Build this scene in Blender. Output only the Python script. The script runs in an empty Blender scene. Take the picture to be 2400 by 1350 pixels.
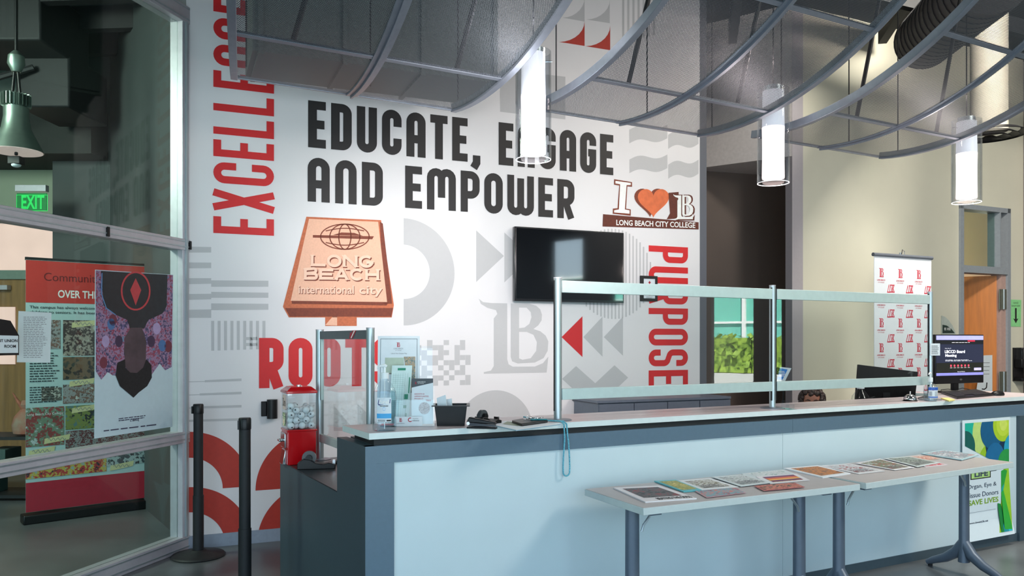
import bpy, bmesh, math, random
from mathutils import Vector, Matrix
from mathutils.geometry import tessellate_polygon
random.seed(7)
C = bpy.context.scene.collection
SC = bpy.context.scene
PI = math.pi
# ------------------------------------------------------------------ camera, world, light, exposure
F, H0, EYE = 1860.0, 795.0, 1.5
cam = bpy.data.cameras.new('camera'); camo = bpy.data.objects.new('camera', cam); C.objects.link(camo)
camo.location = (0, 0, EYE); camo.rotation_euler = (PI/2, 0, 0)
cam.sensor_width = 36; cam.lens = F/2400*36; cam.shift_y = (H0-675)/2400; cam.clip_start = .05; cam.clip_end = 300
SC.camera = camo
w = bpy.data.worlds.new('sky'); SC.world = w; w.use_nodes = True
nt = w.node_tree; nt.nodes.clear()
wo = nt.nodes.new('ShaderNodeOutputWorld'); bg = nt.nodes.new('ShaderNodeBackground')
tc = nt.nodes.new('ShaderNodeTexCoord'); sx = nt.nodes.new('ShaderNodeSeparateXYZ'); cr = nt.nodes.new('ShaderNodeValToRGB')
nt.links.new(tc.outputs['Generated'], sx.inputs[0]); nt.links.new(sx.outputs['Z'], cr.inputs[0])
cr.color_ramp.elements[0].position = 0; cr.color_ramp.elements[0].color = (.62, .78, .85, 1)
cr.color_ramp.elements[1].position = .6; cr.color_ramp.elements[1].color = (.30, .55, .88, 1)
nt.links.new(cr.outputs[0], bg.inputs[0]); bg.inputs[1].default_value = 4.35
nt.links.new(bg.outputs[0], wo.inputs[0])
def lamp(name, kind, loc, rot, energy, color, **kw):
    l = bpy.data.lights.new(name, kind); l.energy = energy; l.color = color
    for k, v in kw.items(): setattr(l, k, v)
    o = bpy.data.objects.new(name, l); o.location = loc; o.rotation_euler = rot; C.objects.link(o); return o
def aim(o, t):
    o.rotation_euler = (Vector(t)-o.location).to_track_quat('-Z', 'Y').to_euler()
# sun outside, daylight enters by the glazing behind the camera and on the right
s_ = lamp('sun', 'SUN', (0, 0, 20), (0, 0, 0), 40.0, (1, .95, .86), angle=.03); s_.rotation_euler = Vector((.54, -.35, -.77)).to_track_quat('-Z', 'Y').to_euler()
p_ = lamp('daylight_portal', 'AREA', (1.8, -1.2, 1.6), (PI/2, 0, 0), 1, (1, 1, 1), shape='RECTANGLE', size=9, size_y=3.2); p_.data.cycles.is_portal = True
# added fill lamps without fixtures: mural, beige wall, counter and the two offices
l_ = lamp('mural_fill_spot', 'SPOT', (.1, 2.6, 2.72), (0, 0, 0), 520, (1, .94, .93), spot_size=math.radians(62), spot_blend=1.0, shadow_soft_size=.35)  # added spot with no fixture, brightens the middle of the mural
aim(l_, (-.2, 6.5, 1.9))
l_ = lamp('beige_wall_fill', 'AREA', (4.2, 6.2, 5.0), (0, 0, 0), 400, (1, .94, .84), shape='DISK', size=.8); aim(l_, (4.9, 9.3, 1.8))  # unseen fill added to brighten the beige wall
l_ = lamp('counter_fill', 'AREA', (5.4, 2.4, 4.7), (0, 0, 0), 190, (1, .95, .86), shape='DISK', size=1.6); aim(l_, (3.9, 6.0, .5))  # added fill, lifts the right half of the counter front
l_ = lamp('office_fill', 'AREA', (-4.9, 4.3, 3.7), (0, 0, 0), 165, (.95, 1, .9), shape='DISK', size=1.0); aim(l_, (-4.0, 7.2, 1.2))  # added fill kept outside the view, lights the glazed office and its banner
l_ = lamp('side_office_fill', 'POINT', (7.0, 11.3, 2.6), (0, 0, 0), 26, (1, .86, .7), shadow_soft_size=.3)  # added warm fill for the room behind the framed door
SC.view_settings.view_transform = 'Standard'; SC.view_settings.look = 'None'
SC.view_settings.exposure = 0.0; SC.view_settings.gamma = 1; SC.view_settings.use_curve_mapping = False
# ------------------------------------------------------------------ helpers
def lin(c):
    return tuple((x/255/12.92 if x/255 <= .04045 else ((x/255+.055)/1.055)**2.4) for x in c)
MATS = {}
def mat(name, rgb, rough=.5, metal=0, var=.06, scale=30, bump=0, emit=0, spec=.5, stretch=None, rgb2=None, coat=0):
    if name in MATS: return MATS[name]
    m = bpy.data.materials.new(name); m.use_nodes = True; MATS[name] = m
    n = m.node_tree.nodes; L = m.node_tree.links; b = n['Principled BSDF']
    c = lin(rgb)
    b.inputs['Roughness'].default_value = rough; b.inputs['Metallic'].default_value = metal
    b.inputs['Specular IOR Level'].default_value = spec; b.inputs['Coat Weight'].default_value = coat
    t = n.new('ShaderNodeTexCoord'); mp = n.new('ShaderNodeMapping'); L.new(t.outputs['Object'], mp.inputs[0])
    if stretch: mp.inputs['Scale'].default_value = stretch
    no = n.new('ShaderNodeTexNoise'); no.inputs['Scale'].default_value = scale; no.inputs['Detail'].default_value = 5
    L.new(mp.outputs[0], no.inputs['Vector'])
    r = n.new('ShaderNodeValToRGB'); r.color_ramp.elements[0].position = .3; r.color_ramp.elements[1].position = .7
    c2 = lin(rgb2) if rgb2 else tuple(min(1, x*(1+var)) for x in c)
    r.color_ramp.elements[0].color = tuple(x*(1-var) for x in c)+(1,); r.color_ramp.elements[1].color = tuple(c2)+(1,)
    L.new(no.outputs['Fac'], r.inputs[0]); L.new(r.outputs[0], b.inputs['Base Color'])
    if bump:
        bp = n.new('ShaderNodeBump'); bp.inputs['Strength'].default_value = bump; bp.inputs['Distance'].default_value = .004
        L.new(no.outputs['Fac'], bp.inputs['Height']); L.new(bp.outputs[0], b.inputs['Normal'])
    if emit:
        L.new(r.outputs[0], b.inputs['Emission Color']); b.inputs['Emission Strength'].default_value = emit
    return m
def mat_photo(name, cols, scale=40, rough=.5):
    """printed photograph: patches of several ink colours"""
    if name in MATS: return MATS[name]
    m = bpy.data.materials.new(name); m.use_nodes = True; MATS[name] = m
    n = m.node_tree.nodes; L = m.node_tree.links; b = n['Principled BSDF']; b.inputs['Roughness'].default_value = rough
    t = n.new('ShaderNodeTexCoord'); no = n.new('ShaderNodeTexNoise'); no.inputs['Scale'].default_value = scale*.35; no.inputs['Detail'].default_value = 8; no.inputs['Roughness'].default_value = .7
    vo = n.new('ShaderNodeTexVoronoi'); vo.inputs['Scale'].default_value = scale*2.2
    L.new(t.outputs['Object'], no.inputs['Vector']); L.new(t.outputs['Object'], vo.inputs['Vector'])
    mx = n.new('ShaderNodeMath'); mx.operation = 'MULTIPLY_ADD'; mx.inputs[1].default_value = .16
    sp = n.new('ShaderNodeSeparateColor'); L.new(vo.outputs['Color'], sp.inputs[0]); L.new(sp.outputs[0], mx.inputs[0])
    m2 = n.new('ShaderNodeMath'); m2.operation = 'MULTIPLY'; m2.inputs[1].default_value = .9
    L.new(no.outputs['Fac'], m2.inputs[0]); L.new(m2.outputs[0], mx.inputs[2])
    r = n.new('ShaderNodeValToRGB'); r.color_ramp.interpolation = 'CONSTANT'
    k = len(cols)
    while len(r.color_ramp.elements) < k: r.color_ramp.elements.new(.5)
    for i, c in enumerate(cols):
        e = r.color_ramp.elements[i]; e.position = .2+.55*i/k if i else 0; e.color = lin(c)+(1,)
    L.new(mx.outputs[0], r.inputs[0]); L.new(r.outputs[0], b.inputs['Base Color'])
    return m
def mat_glass(name, tint=(255, 255, 255), ior=1.5, rough=0.0, clear=1.0):
    if name in MATS: return MATS[name]
    m = bpy.data.materials.new(name); m.use_nodes = True; MATS[name] = m
    n = m.node_tree.nodes; L = m.node_tree.links; n.remove(n['Principled BSDF']); out = n['Material Output']
    tr = n.new('ShaderNodeBsdfTransparent'); tr.inputs[0].default_value = lin(tint)+(1,)
    gl = n.new('ShaderNodeBsdfGlossy'); gl.inputs['Roughness'].default_value = rough
    f0 = ((ior-1)/(ior+1))**2; lw = n.new('ShaderNodeLayerWeight'); lw.inputs[0].default_value = .5
    pw = n.new('ShaderNodeMath'); pw.operation = 'POWER'; pw.inputs[1].default_value = 5; L.new(lw.outputs['Facing'], pw.inputs[0])
    fr = n.new('ShaderNodeMath'); fr.operation = 'MULTIPLY_ADD'; fr.inputs[1].default_value = 1-f0; fr.inputs[2].default_value = f0; L.new(pw.outputs[0], fr.inputs[0])
    mx = n.new('ShaderNodeMixShader'); L.new(fr.outputs[0], mx.inputs[0]); L.new(tr.outputs[0], mx.inputs[1]); L.new(gl.outputs[0], mx.inputs[2])
    L.new(mx.outputs[0], out.inputs[0]); return m
def mat_perf(name, pitch=.0085, rad=.345):
    m = bpy.data.materials.new(name); m.use_nodes = True; MATS[name] = m
    n = m.node_tree.nodes; L = m.node_tree.links; b = n['Principled BSDF']; out = n['Material Output']
    b.inputs['Base Color'].default_value = lin((84, 89, 95))+(1,); b.inputs['Metallic'].default_value = .55; b.inputs['Roughness'].default_value = .45
    uv = n.new('ShaderNodeUVMap'); uv.uv_map = 'UVMap'
    def vm(op, a, v=None):
        x = n.new('ShaderNodeVectorMath'); x.operation = op; L.new(a, x.inputs[0])
        if v is not None: x.inputs[1].default_value = v
        return x.outputs[1] if op == 'LENGTH' else x.outputs[0]
    s3 = math.sqrt(3)
    base = vm('MULTIPLY', uv.outputs[0], (1/pitch, 1/(pitch*s3), 0))
    ds = []
    for off in ((0, 0, 0), (.5, .5, 0)):
        q = vm('FRACTION', vm('ADD', base, off)); q = vm('SUBTRACT', q, (.5, .5, 0)); q = vm('MULTIPLY', q, (1, s3, 0)); ds.append(vm('LENGTH', q))
    mi = n.new('ShaderNodeMath'); mi.operation = 'MINIMUM'; L.new(ds[0], mi.inputs[0]); L.new(ds[1], mi.inputs[1])
    lt = n.new('ShaderNodeMath'); lt.operation = 'LESS_THAN'; lt.inputs[1].default_value = rad; L.new(mi.outputs[0], lt.inputs[0])
    tr = n.new('ShaderNodeBsdfTransparent'); mx = n.new('ShaderNodeMixShader')
    L.new(lt.outputs[0], mx.inputs[0]); L.new(b.outputs[0], mx.inputs[1]); L.new(tr.outputs[0], mx.inputs[2]); L.new(mx.outputs[0], out.inputs[0])
    return m

class MB:
    """collects world-space polygons; each call adds one simple solid"""
    def __init__(s): s.v = []; s.f = []; s.uv = {}
    def add(s, vs, fs):
        k = len(s.v); s.v += [tuple(x) for x in vs]; s.f += [tuple(i+k for i in f) for f in fs]; return s
    def box(s, c, size, rz=0, M=None):
        x, y, z = size[0]/2, size[1]/2, size[2]/2; R = Matrix.Rotation(rz, 3, 'Z'); c = Vector(c)
        P = [Vector((a*x, b*y, d*z)) for d in (-1, 1) for b in (-1, 1) for a in (-1, 1)]
        P = [(M @ p if M else R @ p)+c for p in P]
        return s.add(P, [(0, 2, 3, 1), (4, 5, 7, 6), (0, 1, 5, 4), (2, 6, 7, 3), (0, 4, 6, 2), (1, 3, 7, 5)])
    def bx(s, fr, x0, x1, y0, y1, z0, z1):
        """box in a local frame fr (function (x,y,z)->world)"""
        P = [fr(a, b, d) for d in (z0, z1) for b in (y0, y1) for a in (x0, x1)]
        return s.add(P, [(0, 2, 3, 1), (4, 5, 7, 6), (0, 1, 5, 4), (2, 6, 7, 3), (0, 4, 6, 2), (1, 3, 7, 5)])
    def prism(s, poly, z0, z1):
        """poly: xy points counter-clockwise"""
        n = len(poly); return s.loft([(p[0], p[1], z0) for p in poly], [(p[0], p[1], z1) for p in poly])
    def loft(s, a, b):
        n = len(a); k = len(s.v); s.v += [tuple(p) for p in a]+[tuple(p) for p in b]
        s.f.append(tuple(k+i for i in reversed(range(n)))); s.f.append(tuple(k+n+i for i in range(n)))
        s.f += [(k+i, k+(i+1) % n, k+n+(i+1) % n, k+n+i) for i in range(n)]; return s
    def slab(s, pts, off):
        """polygon of 3d points thickened by the vector off"""
        return s.loft([Vector(p) for p in pts], [Vector(p)+Vector(off) for p in pts])
    def cyl(s, a, b, r, n=20, r2=None):
        a = Vector(a); b = Vector(b); d = (b-a).normalized(); u = d.orthogonal().normalized(); w_ = d.cross(u); r2 = r if r2 is None else r2
        A = [a+(u*math.cos(t)+w_*math.sin(t))*r for t in [2*PI*i/n for i in range(n)]]
        B = [b+(u*math.cos(t)+w_*math.sin(t))*r2 for t in [2*PI*i/n for i in range(n)]]
        return s.loft(A, B)
    def tube(s, path, r, n=8, closed=False):
        path = [Vector(p) for p in path]; m = len(path); k = len(s.v); up = None
        for i, p in enumerate(path):
            d = (path[(i+1) % m if closed else min(i+1, m-1)]-path[i-1 if (closed or i) else 0]).normalized()
            up = d.orthogonal().normalized() if up is None else (up-d*up.dot(d)).normalized()
            w_ = d.cross(up); rr = r[i] if isinstance(r, (list, tuple)) else r
            s.v += [tuple(p+(up*math.cos(t)+w_*math.sin(t))*rr) for t in [2*PI*j/n for j in range(n)]]
        for i in range(m if closed else m-1):
            a = k+i*n; b = k+((i+1) % m)*n
            s.f += [(a+j, a+(j+1) % n, b+(j+1) % n, b+j) for j in range(n)]
        if not closed:
            s.f.append(tuple(k+j for j in reversed(range(n)))); s.f.append(tuple(k+(m-1)*n+j for j in range(n)))
        return s
    def lathe(s, prof, c=(0, 0, 0), n=24, sx=1, sy=1, rz=0, cap=True):
        k = len(s.v); m = len(prof)
        for r, z in prof:
            for j in range(n):
                t = 2*PI*j/n; x, y = r*math.cos(t)*sx, r*math.sin(t)*sy
                s.v.append((c[0]+x*math.cos(rz)-y*math.sin(rz), c[1]+x*math.sin(rz)+y*math.cos(rz), c[2]+z))
        for i in range(m-1):
            a = k+i*n; b = a+n; s.f += [(a+j, a+(j+1) % n, b+(j+1) % n, b+j) for j in range(n)]
        if cap:
            s.f.append(tuple(k+j for j in reversed(range(n)))); s.f.append(tuple(k+(m-1)*n+j for j in range(n)))
        return s
    def ball(s, c, r, n=16, m=10, sz=1, sx=1, sy=1):
        pr = [(r*max(.02, math.sin(PI*i/m)), -r*sz*math.cos(PI*i/m)) for i in range(m+1)]
        return s.lathe(pr, c, n, sx, sy)
    def fill(s, loops, fn):
        """loops: outer + holes in 2d; fn maps (u,v) to 3d"""
        L3 = [[Vector((p[0], p[1], 0)) for p in lp] for lp in loops]
        tris = tessellate_polygon(L3); flat = [p for lp in loops for p in lp]
        k = len(s.v); s.v += [tuple(fn(p[0], p[1])) for p in flat]; s.f += [tuple(k+i for i in t) for t in tris]; return s
    def quadstrip(s, A, B, uvs=None):
        k = len(s.v); n = len(A); s.v += [tuple(p) for p in A]+[tuple(p) for p in B]
        for i in range(n-1):
            s.f.append((k+i, k+i+1, k+n+i+1, k+n+i))
            if uvs: s.uv[len(s.f)-1] = [uvs[0][i], uvs[0][i+1], uvs[1][i+1], uvs[1][i]]
        return s
def base_matrix(o):
    return Matrix.Translation(o.location) @ Matrix.Rotation(o.rotation_euler.z, 4, 'Z')
def full_matrix(o):
    M = base_matrix(o)
    while o.parent: o = o.parent; M = base_matrix(o) @ M
    return M
def obj(name, mb, m, parent=None, bevel=0, smooth=True, origin=None, angle=35, recalc=True):
    me = bpy.data.meshes.new(name)
    vs = mb.v
    T = None
    if parent is not None: T = full_matrix(parent).inverted()
    elif origin is not None: T = Matrix.Translation(Vector(origin)).inverted()
    if T is not None: vs = [tuple(T @ Vector(v)) for v in vs]
    me.from_pydata(vs, [], mb.f)
    if mb.uv:
        ul = me.uv_layers.new(name='UVMap')
        for fi, us in mb.uv.items():
            for j, li in enumerate(me.polygons[fi].loop_indices): ul.data[li].uv = us[j]
    elif recalc:
        b = bmesh.new(); b.from_mesh(me); bmesh.ops.recalc_face_normals(b, faces=b.faces); b.to_mesh(me); b.free()
    me.materials.append(m)
    if smooth:
        me.polygons.foreach_set('use_smooth', [True]*len(me.polygons)); me.set_sharp_from_angle(angle=math.radians(angle))
    o = bpy.data.objects.new(name, me); C.objects.link(o)
    if parent is not None: o.parent = parent
    elif origin is not None: o.location = origin
    if bevel:
        md = o.modifiers.new('bevel', 'BEVEL'); md.width = bevel; md.segments = 2; md.limit_method = 'ANGLE'; md.angle_limit = math.radians(40)
    return o
def flat(name, mb, m, parent): return obj(name, mb, m, parent, smooth=False, recalc=False)
def thing(name, label, cat, loc=(0, 0, 0), rz=0, group=None):
    o = bpy.data.objects.new(name, None); C.objects.link(o); o.location = loc; o.rotation_euler = (0, 0, rz); o.empty_display_size = .05
    o['label'] = label; o['category'] = cat
    if group: o['group'] = group
    return o
def tag(o, label, cat, group=None, kind=None):
    o['label'] = label; o['category'] = cat
    if group: o['group'] = group
    if kind: o['kind'] = kind
    return o
def struct(name, mb, m, label=None, bevel=0, parent=None, smooth=False):
    o = obj(name, mb, m, parent, bevel=bevel, smooth=smooth)
    if parent is None: o['kind'] = 'structure'
    if label: o['label'] = label; o['category'] = name.split('_')[0]
    return o
def dup(root, loc, rz=0, label=None):
    r = root.copy(); C.objects.link(r); r.location = loc; r.rotation_euler = (0, 0, rz)
    if label: r['label'] = label
    for ch in list(root.children):
        c = ch.copy(); C.objects.link(c); c.parent = r
        for g in list(ch.children):
            d = g.copy(); C.objects.link(d); d.parent = c
    return r
# photo geometry: turn a picture position into a point on a known plane of the room
def at(px, py, Y): return Vector(((px-1200)/F*Y, Y, EYE+(H0-py)/F*Y))
def onH(px, py, h):
    Y = F*(EYE-h)/(py-H0); return Vector(((px-1200)/F*Y, Y, h))
class VP:
    """vertical plane through (x0,y0) along (dx,dy)"""
    def __init__(s, x0, y0, dx, dy):
        l = math.hypot(dx, dy); s.o = Vector((x0, y0)); s.d = Vector((dx/l, dy/l)); s.n = Vector((s.d.y, -s.d.x, 0))
        if s.n.y > 0: s.n = -s.n
        s.D = Vector((s.d.x, s.d.y, 0)); s.rz = math.atan2(s.d.y, s.d.x)
    def y(s, px):
        k = (px-1200)/F; return (s.o.x*s.d.y-s.o.y*s.d.x)/(k*s.d.y-s.d.x)
    def pt(s, px, py, off=0): return at(px, py, s.y(px))+s.n*off
    def uv(s, px, py):
        p = s.pt(px, py); return ((Vector((p.x, p.y))-s.o).dot(s.d), p.z)
    def at(s, u, h, off=0): return Vector((s.o.x+s.d.x*u, s.o.y+s.d.y*u, h))+s.n*off
def frame(o, rz):
    c, s_ = math.cos(rz), math.sin(rz)
    return lambda x, y, z=0: Vector((o[0]+c*x-s_*y, o[1]+s_*x+c*y, (o[2] if len(o) > 2 else 0)+z))
# text with the built-in font, scaled to fit a box
_tc = {}
def text2d(s, bold=0.0):
    key = (s, bold)
    if key not in _tc:
        cu = bpy.data.curves.new('t', 'FONT'); cu.body = s; cu.size = 1; cu.offset = bold; cu.resolution_u = 3; cu.fill_mode = 'BOTH'
        o = bpy.data.objects.new('t', cu); me = bpy.data.meshes.new_from_object(o)
        V = [(v.co.x, v.co.y) for v in me.vertices]; Fs = [tuple(p.vertices) for p in me.polygons]
        bpy.data.objects.remove(o); bpy.data.curves.remove(cu); bpy.data.meshes.remove(me)
        x0 = min(v[0] for v in V); x1 = max(v[0] for v in V); y0 = min(v[1] for v in V); y1 = max(v[1] for v in V)
        _tc[key] = ([((x-x0)/(x1-x0), (y-y0)/(y1-y0)) for x, y in V], Fs)
    return _tc[key]
def put_text(mb, s, fn, x0, y0, x1, y1, bold=0.0):
    """write s into the box x0..x1, y0..y1 (v upwards) of a 2d surface fn"""
    V, Fs = text2d(s, bold); mb.add([fn(x0+(x1-x0)*a, y0+(y1-y0)*b) for a, b in V], Fs)
def rect(mb, fn, x0, y0, x1, y1): mb.add([fn(x0, y0), fn(x1, y0), fn(x1, y1), fn(x0, y1)], [(0, 1, 2, 3)])
def poly(mb, fn, pts): mb.fill([pts], fn)
def ell(cx, cy, rx, ry, a0=0, a1=360, n=32):
    return [(cx+rx*math.cos(math.radians(a0+(a1-a0)*i/n)), cy+ry*math.sin(math.radians(a0+(a1-a0)*i/n))) for i in range(n+1)]
def stroke(mb, fn, pts, t, closed=False):
    if not closed and len(pts) > 3 and abs(pts[0][0]-pts[-1][0])+abs(pts[0][1]-pts[-1][1]) < 1e-6: pts = pts[:-1]; closed = True
    n = len(pts); L = []; R = []
    for i in range(n):
        a = pts[i-1] if (i or closed) else pts[0]; b = pts[(i+1) % n] if (i < n-1 or closed) else pts[-1]; p = pts[i]
        d1 = Vector((p[0]-a[0], p[1]-a[1])); d2 = Vector((b[0]-p[0], b[1]-p[1]))
        if d1.length < 1e-9: d1 = d2.copy()
        if d2.length < 1e-9: d2 = d1.copy()
        d1.normalize(); d2.normalize(); m = d1+d2
        m = m.normalized() if m.length > .3 else d1
        nn = Vector((-m.y, m.x)); k = t/2/max(.5, nn.dot(Vector((-d1.y, d1.x))))
        L.append((p[0]+nn.x*k, p[1]+nn.y*k)); R.append((p[0]-nn.x*k, p[1]-nn.y*k))
    for i in range(n if closed else n-1):
        j = (i+1) % n; mb.add([fn(*L[i]), fn(*L[j]), fn(*R[j]), fn(*R[i])], [(0, 1, 2, 3)])
def arc(cx, cy, r, a0, a1, n=8): return [(cx+r*math.cos(math.radians(a0+(a1-a0)*i/n)), cy+r*math.sin(math.radians(a0+(a1-a0)*i/n))) for i in range(n+1)]
def glyph(ch, w, h, t, alt=False):
    if alt:
        if ch == 'N': return [[(t/2, 0), (t/2, h)], [(w-t/2, 0), (w-t/2, h)], [(t*.4, h), (w-t*.4, 0)]]
        if ch == 'A': return [[(t*.4, 0), (w/2, h)], [(w-t*.4, 0), (w/2, h)], [(w*.2, h*.33), (w*.8, h*.33)]]
        if ch == 'B': k = h*.19; return [[(t/2, 0), (t/2, h)], [(0, h-t*.4)]+arc(w*.85-k, h*.56+k+t*.2, k, 90, -90)+[(0, h*.52)], [(0, t*.4)]+arc(w-t/2-k*1.1, t*.4+k*1.1, k*1.1, -90, 90)+[(0, h*.5)]]
        if ch == 'O': return [ell(w/2, h/2, w/2-t/2, h/2-t*.3, n=24)]
        if ch == 'C': return [ell(w/2, h/2, w/2-t/2, h/2-t*.3, 40, 320, 20)]
        if ch == 'G': return [ell(w/2, h/2, w/2-t/2, h/2-t*.3, 45, 340, 20), [(w*.5, h*.42), (w, h*.42)]]
    L, R, B, T = t/2, w-t/2, t/2, h-t/2; r = (R-L)/2; M = w/2; q = .42*h
    if ch == 'E': return [[(L, 0), (L, h)], [(0, T), (w, T)], [(0, B), (w, B)], [(0, h*.5), (w*.92, h*.5)]]
    if ch == 'L': return [[(L, 0), (L, h)], [(0, B), (w, B)]]
    if ch == 'T': return [[(M, 0), (M, h)], [(0, T), (w, T)]]
    if ch == 'I': return [[(M, 0), (M, h)]]
    if ch == 'H': return [[(L, 0), (L, h)], [(R, 0), (R, h)], [(L, h/2), (R, h/2)]]
    if ch == 'D': return [[(L, 0), (L, h)], [(0, B)]+arc(R-r*.9, B+r*.9, r*.9, -90, 0)+arc(R-r*.9, T-r*.9, r*.9, 0, 90)+[(0, T)]]
    if ch == 'U': return [[(L, h)]+arc(M, B+r, r, 180, 360, 12)+[(R, h)]]
    if ch == 'N': return [[(L, 0)]+arc(M, T-r, r, 180, 0, 12)+[(R, 0)]]
    if ch == 'A': return [[(L, 0)]+arc(M, T-r, r, 180, 0, 12)+[(R, 0)], [(L, .4*h), (R, .4*h)]]
    if ch == 'O': return [arc(M, T-r, r, 180, 0, 12)+arc(M, B+r, r, 0, -180, 12)+[(L, T-r)]]
    if ch == 'C': return [[(R, h*.63)]+arc(M, T-r, r, 0, 180, 12)+arc(M, B+r, r, 180, 360, 12)+[(R, h*.37)]]
    if ch == 'G': return [[(R, h*.68)]+arc(M, T-r, r, 0, 180, 12)+arc(M, B+r, r, 180, 360, 12)+[(R, h*.5)], [(M, h*.5-t*.0), (w, h*.5)]]
    if ch in 'PR':
        k = r*.95; g = [[(L, 0), (L, h)], [(0, T)]+arc(R-k, T-k, k, 90, 0)+arc(R-k, q+k, k, 0, -90)+[(0, q)]]
        if ch == 'R': g.append([(w*.48, q), (R, 0)])
        return g
    if ch == 'B':
        k = r*.7; return [[(L, 0), (L, h)], [(0, T)]+arc(R-k, T-k, k, 90, 0)+arc(R-k, h*.52+k, k, 0, -90)+[(0, h*.52)], [(0, h*.52)]+arc(R-k, h*.52-k, k, 90, 0)+arc(R-k, B+k, k, 0, -90)+[(0, B)]]
    if ch == 'X': return [[(L, 0), (R, h)], [(R, 0), (L, h)]]
    if ch == 'W': k = (R-L)/4; return [[(L, h)]+arc(L+k, B+k, k, 180, 360, 8)+[(M, h*.93)], [(M, h*.93)]+arc(R-k, B+k, k, 180, 360, 8)+[(R, h)]]
    if ch == 'M': k = (R-L)/4; return [[(L, 0)]+arc(L+k, T-k, k, 180, 0, 8)+[(M, h*.3)], [(M, h*.3)]+arc(R-k, T-k, k, 180, 0, 8)+[(R, 0)]]
    if ch == 'S': return [[(R, h*.7)]+arc(M, T-r, r, 0, 180, 10)+arc(L+r, h*.62, r, 180, 235, 4)+arc(R-r, h*.38, r, 55, 0, 4)+arc(M, B+r, r, 0, -180, 10)+[(L, h*.3)]]
    if ch == ',': return [[(t*.6, t*.9), (t*.6, 0), (t*.2, -t*.7)]]
    return []
def word(mb, fn, s, x0, y0, height, t, widths, gap):
    """stroke-letter word; fn maps (along, up)"""
    x = x0
    for ch in s:
        wd = widths.get(ch, widths['*'])
        for pl in glyph(ch, wd, height, t): stroke(mb, lambda a, b, x=x: fn(x+a, y0+b), pl, t)
        x += wd+gap
    return x
LB_L = [(0, 1), (.06, .955), (.18, .945), (.40, .945), (.40, .19), (.42, .12), (.48, .088), (.80, .085), (.92, .13), (1, .22), (.975, 0), (.07, 0), (.07, .02), (.17, .04), (.21, .10), (.21, .74), (.26, .80), (.24, .85), (.12, .88), (.03, .93)]
LB_B = [[(.45, .945), (.72, .945), (.82, .92), (.88, .87), (.905, .80), (.90, .72), (.85, .65), (.78, .60), (.88, .57), (.96, .51), (1, .43), (.99, .30), (.93, .2), (.80, .14), (.55, .13), (.47, .16), (.45, .22)],
        [(.57, .89), (.68, .89), (.74, .83), (.75, .76), (.72, .67), (.65, .62), (.57, .61)], [(.57, .56), (.68, .56), (.78, .52), (.83, .42), (.82, .3), (.74, .2), (.62, .18), (.57, .2)]]
def lb_logo(mb, fn, x0, y0, x1, y1):
    g = lambda a, b: fn(x0+(x1-x0)*a, y0+(y1-y0)*b)
    mb.fill([LB_L], g); mb.fill(LB_B, g)
def lines(mb, fn, x0, y0, x1, y1, n, frac=.45, rag=.25):
    """rows of small print drawn as thin dashes of word length"""
    dy = (y1-y0)/n
    for i in range(n):
        x = x0; xe = x1-(x1-x0)*rag*random.random()
        while abs(x-x0) < abs(xe-x0):
            wl = (x1-x0)*random.uniform(.05, .16)
            rect(mb, fn, x, y0+dy*i, min(x+wl, xe) if x1 > x0 else max(x+wl, xe), y0+dy*(i+frac)); x += wl*1.25
# ------------------------------------------------------------------ materials
WHITE = mat('wall_paint_white', (222, 219, 220), .6, var=.015, scale=3)
BEIGE = mat('wall_paint_beige', (205, 202, 184), .7, var=.03, scale=2)
SLATE = mat('wall_paint_slate', (92, 94, 102), .7, var=.03, scale=3)
BROWN = mat('wall_paint_brown', (96, 84, 78), .75, var=.05, scale=2)
LAV = mat('trim_paint_lavender', (168, 162, 166), .6, var=.02)
DARK = mat('ceiling_black', (34, 33, 34), .8, var=.2, scale=4)
CONC = mat('floor_polished_concrete', (92, 96, 98), .32, var=.22, scale=2.2, bump=.02)
ALU = mat('aluminium_brushed', (176, 186, 190), .35, .75, var=.05, scale=60, stretch=(1, 1, .05))
ALUP = mat('aluminium_frame', (188, 184, 190), .42, .35, var=.05, scale=20)
STEEL = mat('mesh_frame_steel', (128, 134, 144), .4, .6, var=.06)
BLACK = mat('black_plastic', (15, 15, 17), .38, var=.2, spec=.35)
BLACKM = mat('black_matte', (24, 25, 27), .6, var=.2)
RUB = mat('black_rubber', (16, 16, 17), .8)
CHROME = mat('chrome', (215, 215, 215), .12, 1, var=.02)
PANE = mat_glass('window_glass', (228, 238, 234), 1.32)
ACR = mat_glass('acrylic', (246, 250, 250), 1.7)
CLEAR = mat_glass('clear_plastic', (250, 253, 254), 1.55, .02)
PAPER = mat('white_paper', (214, 222, 226), .7, var=.02)
INK = mat('black_ink', (26, 22, 23), .6, var=.05)
GINK = mat('grey_ink', (187, 186, 187), .65, var=.01)
RINK = mat('red_ink', (206, 26, 30), .6, var=.03)
RINK2 = mat('brick_red_ink', (176, 48, 34), .6, var=.05)
CRIM = mat('crimson_ink', (176, 30, 52), .6)
TEXTG = mat('grey_text_ink', (120, 124, 130), .7)
WHINK = mat('white_ink', (235, 235, 232), .6)
# ------------------------------------------------------------------ planes of the room
MUR = VP(-2.337, 5.66, 2.366, 1)
GLZ = VP(-2.35, 5.69, .2645, 1)
CFR = VP(-.666, 3.60, 1.925, 1)       # counter front
BEI = VP(5.7, 10.0, 2.1, 1)
mp = lambda x, y: MUR.uv(x, y)
CEIL = 5.2
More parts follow.
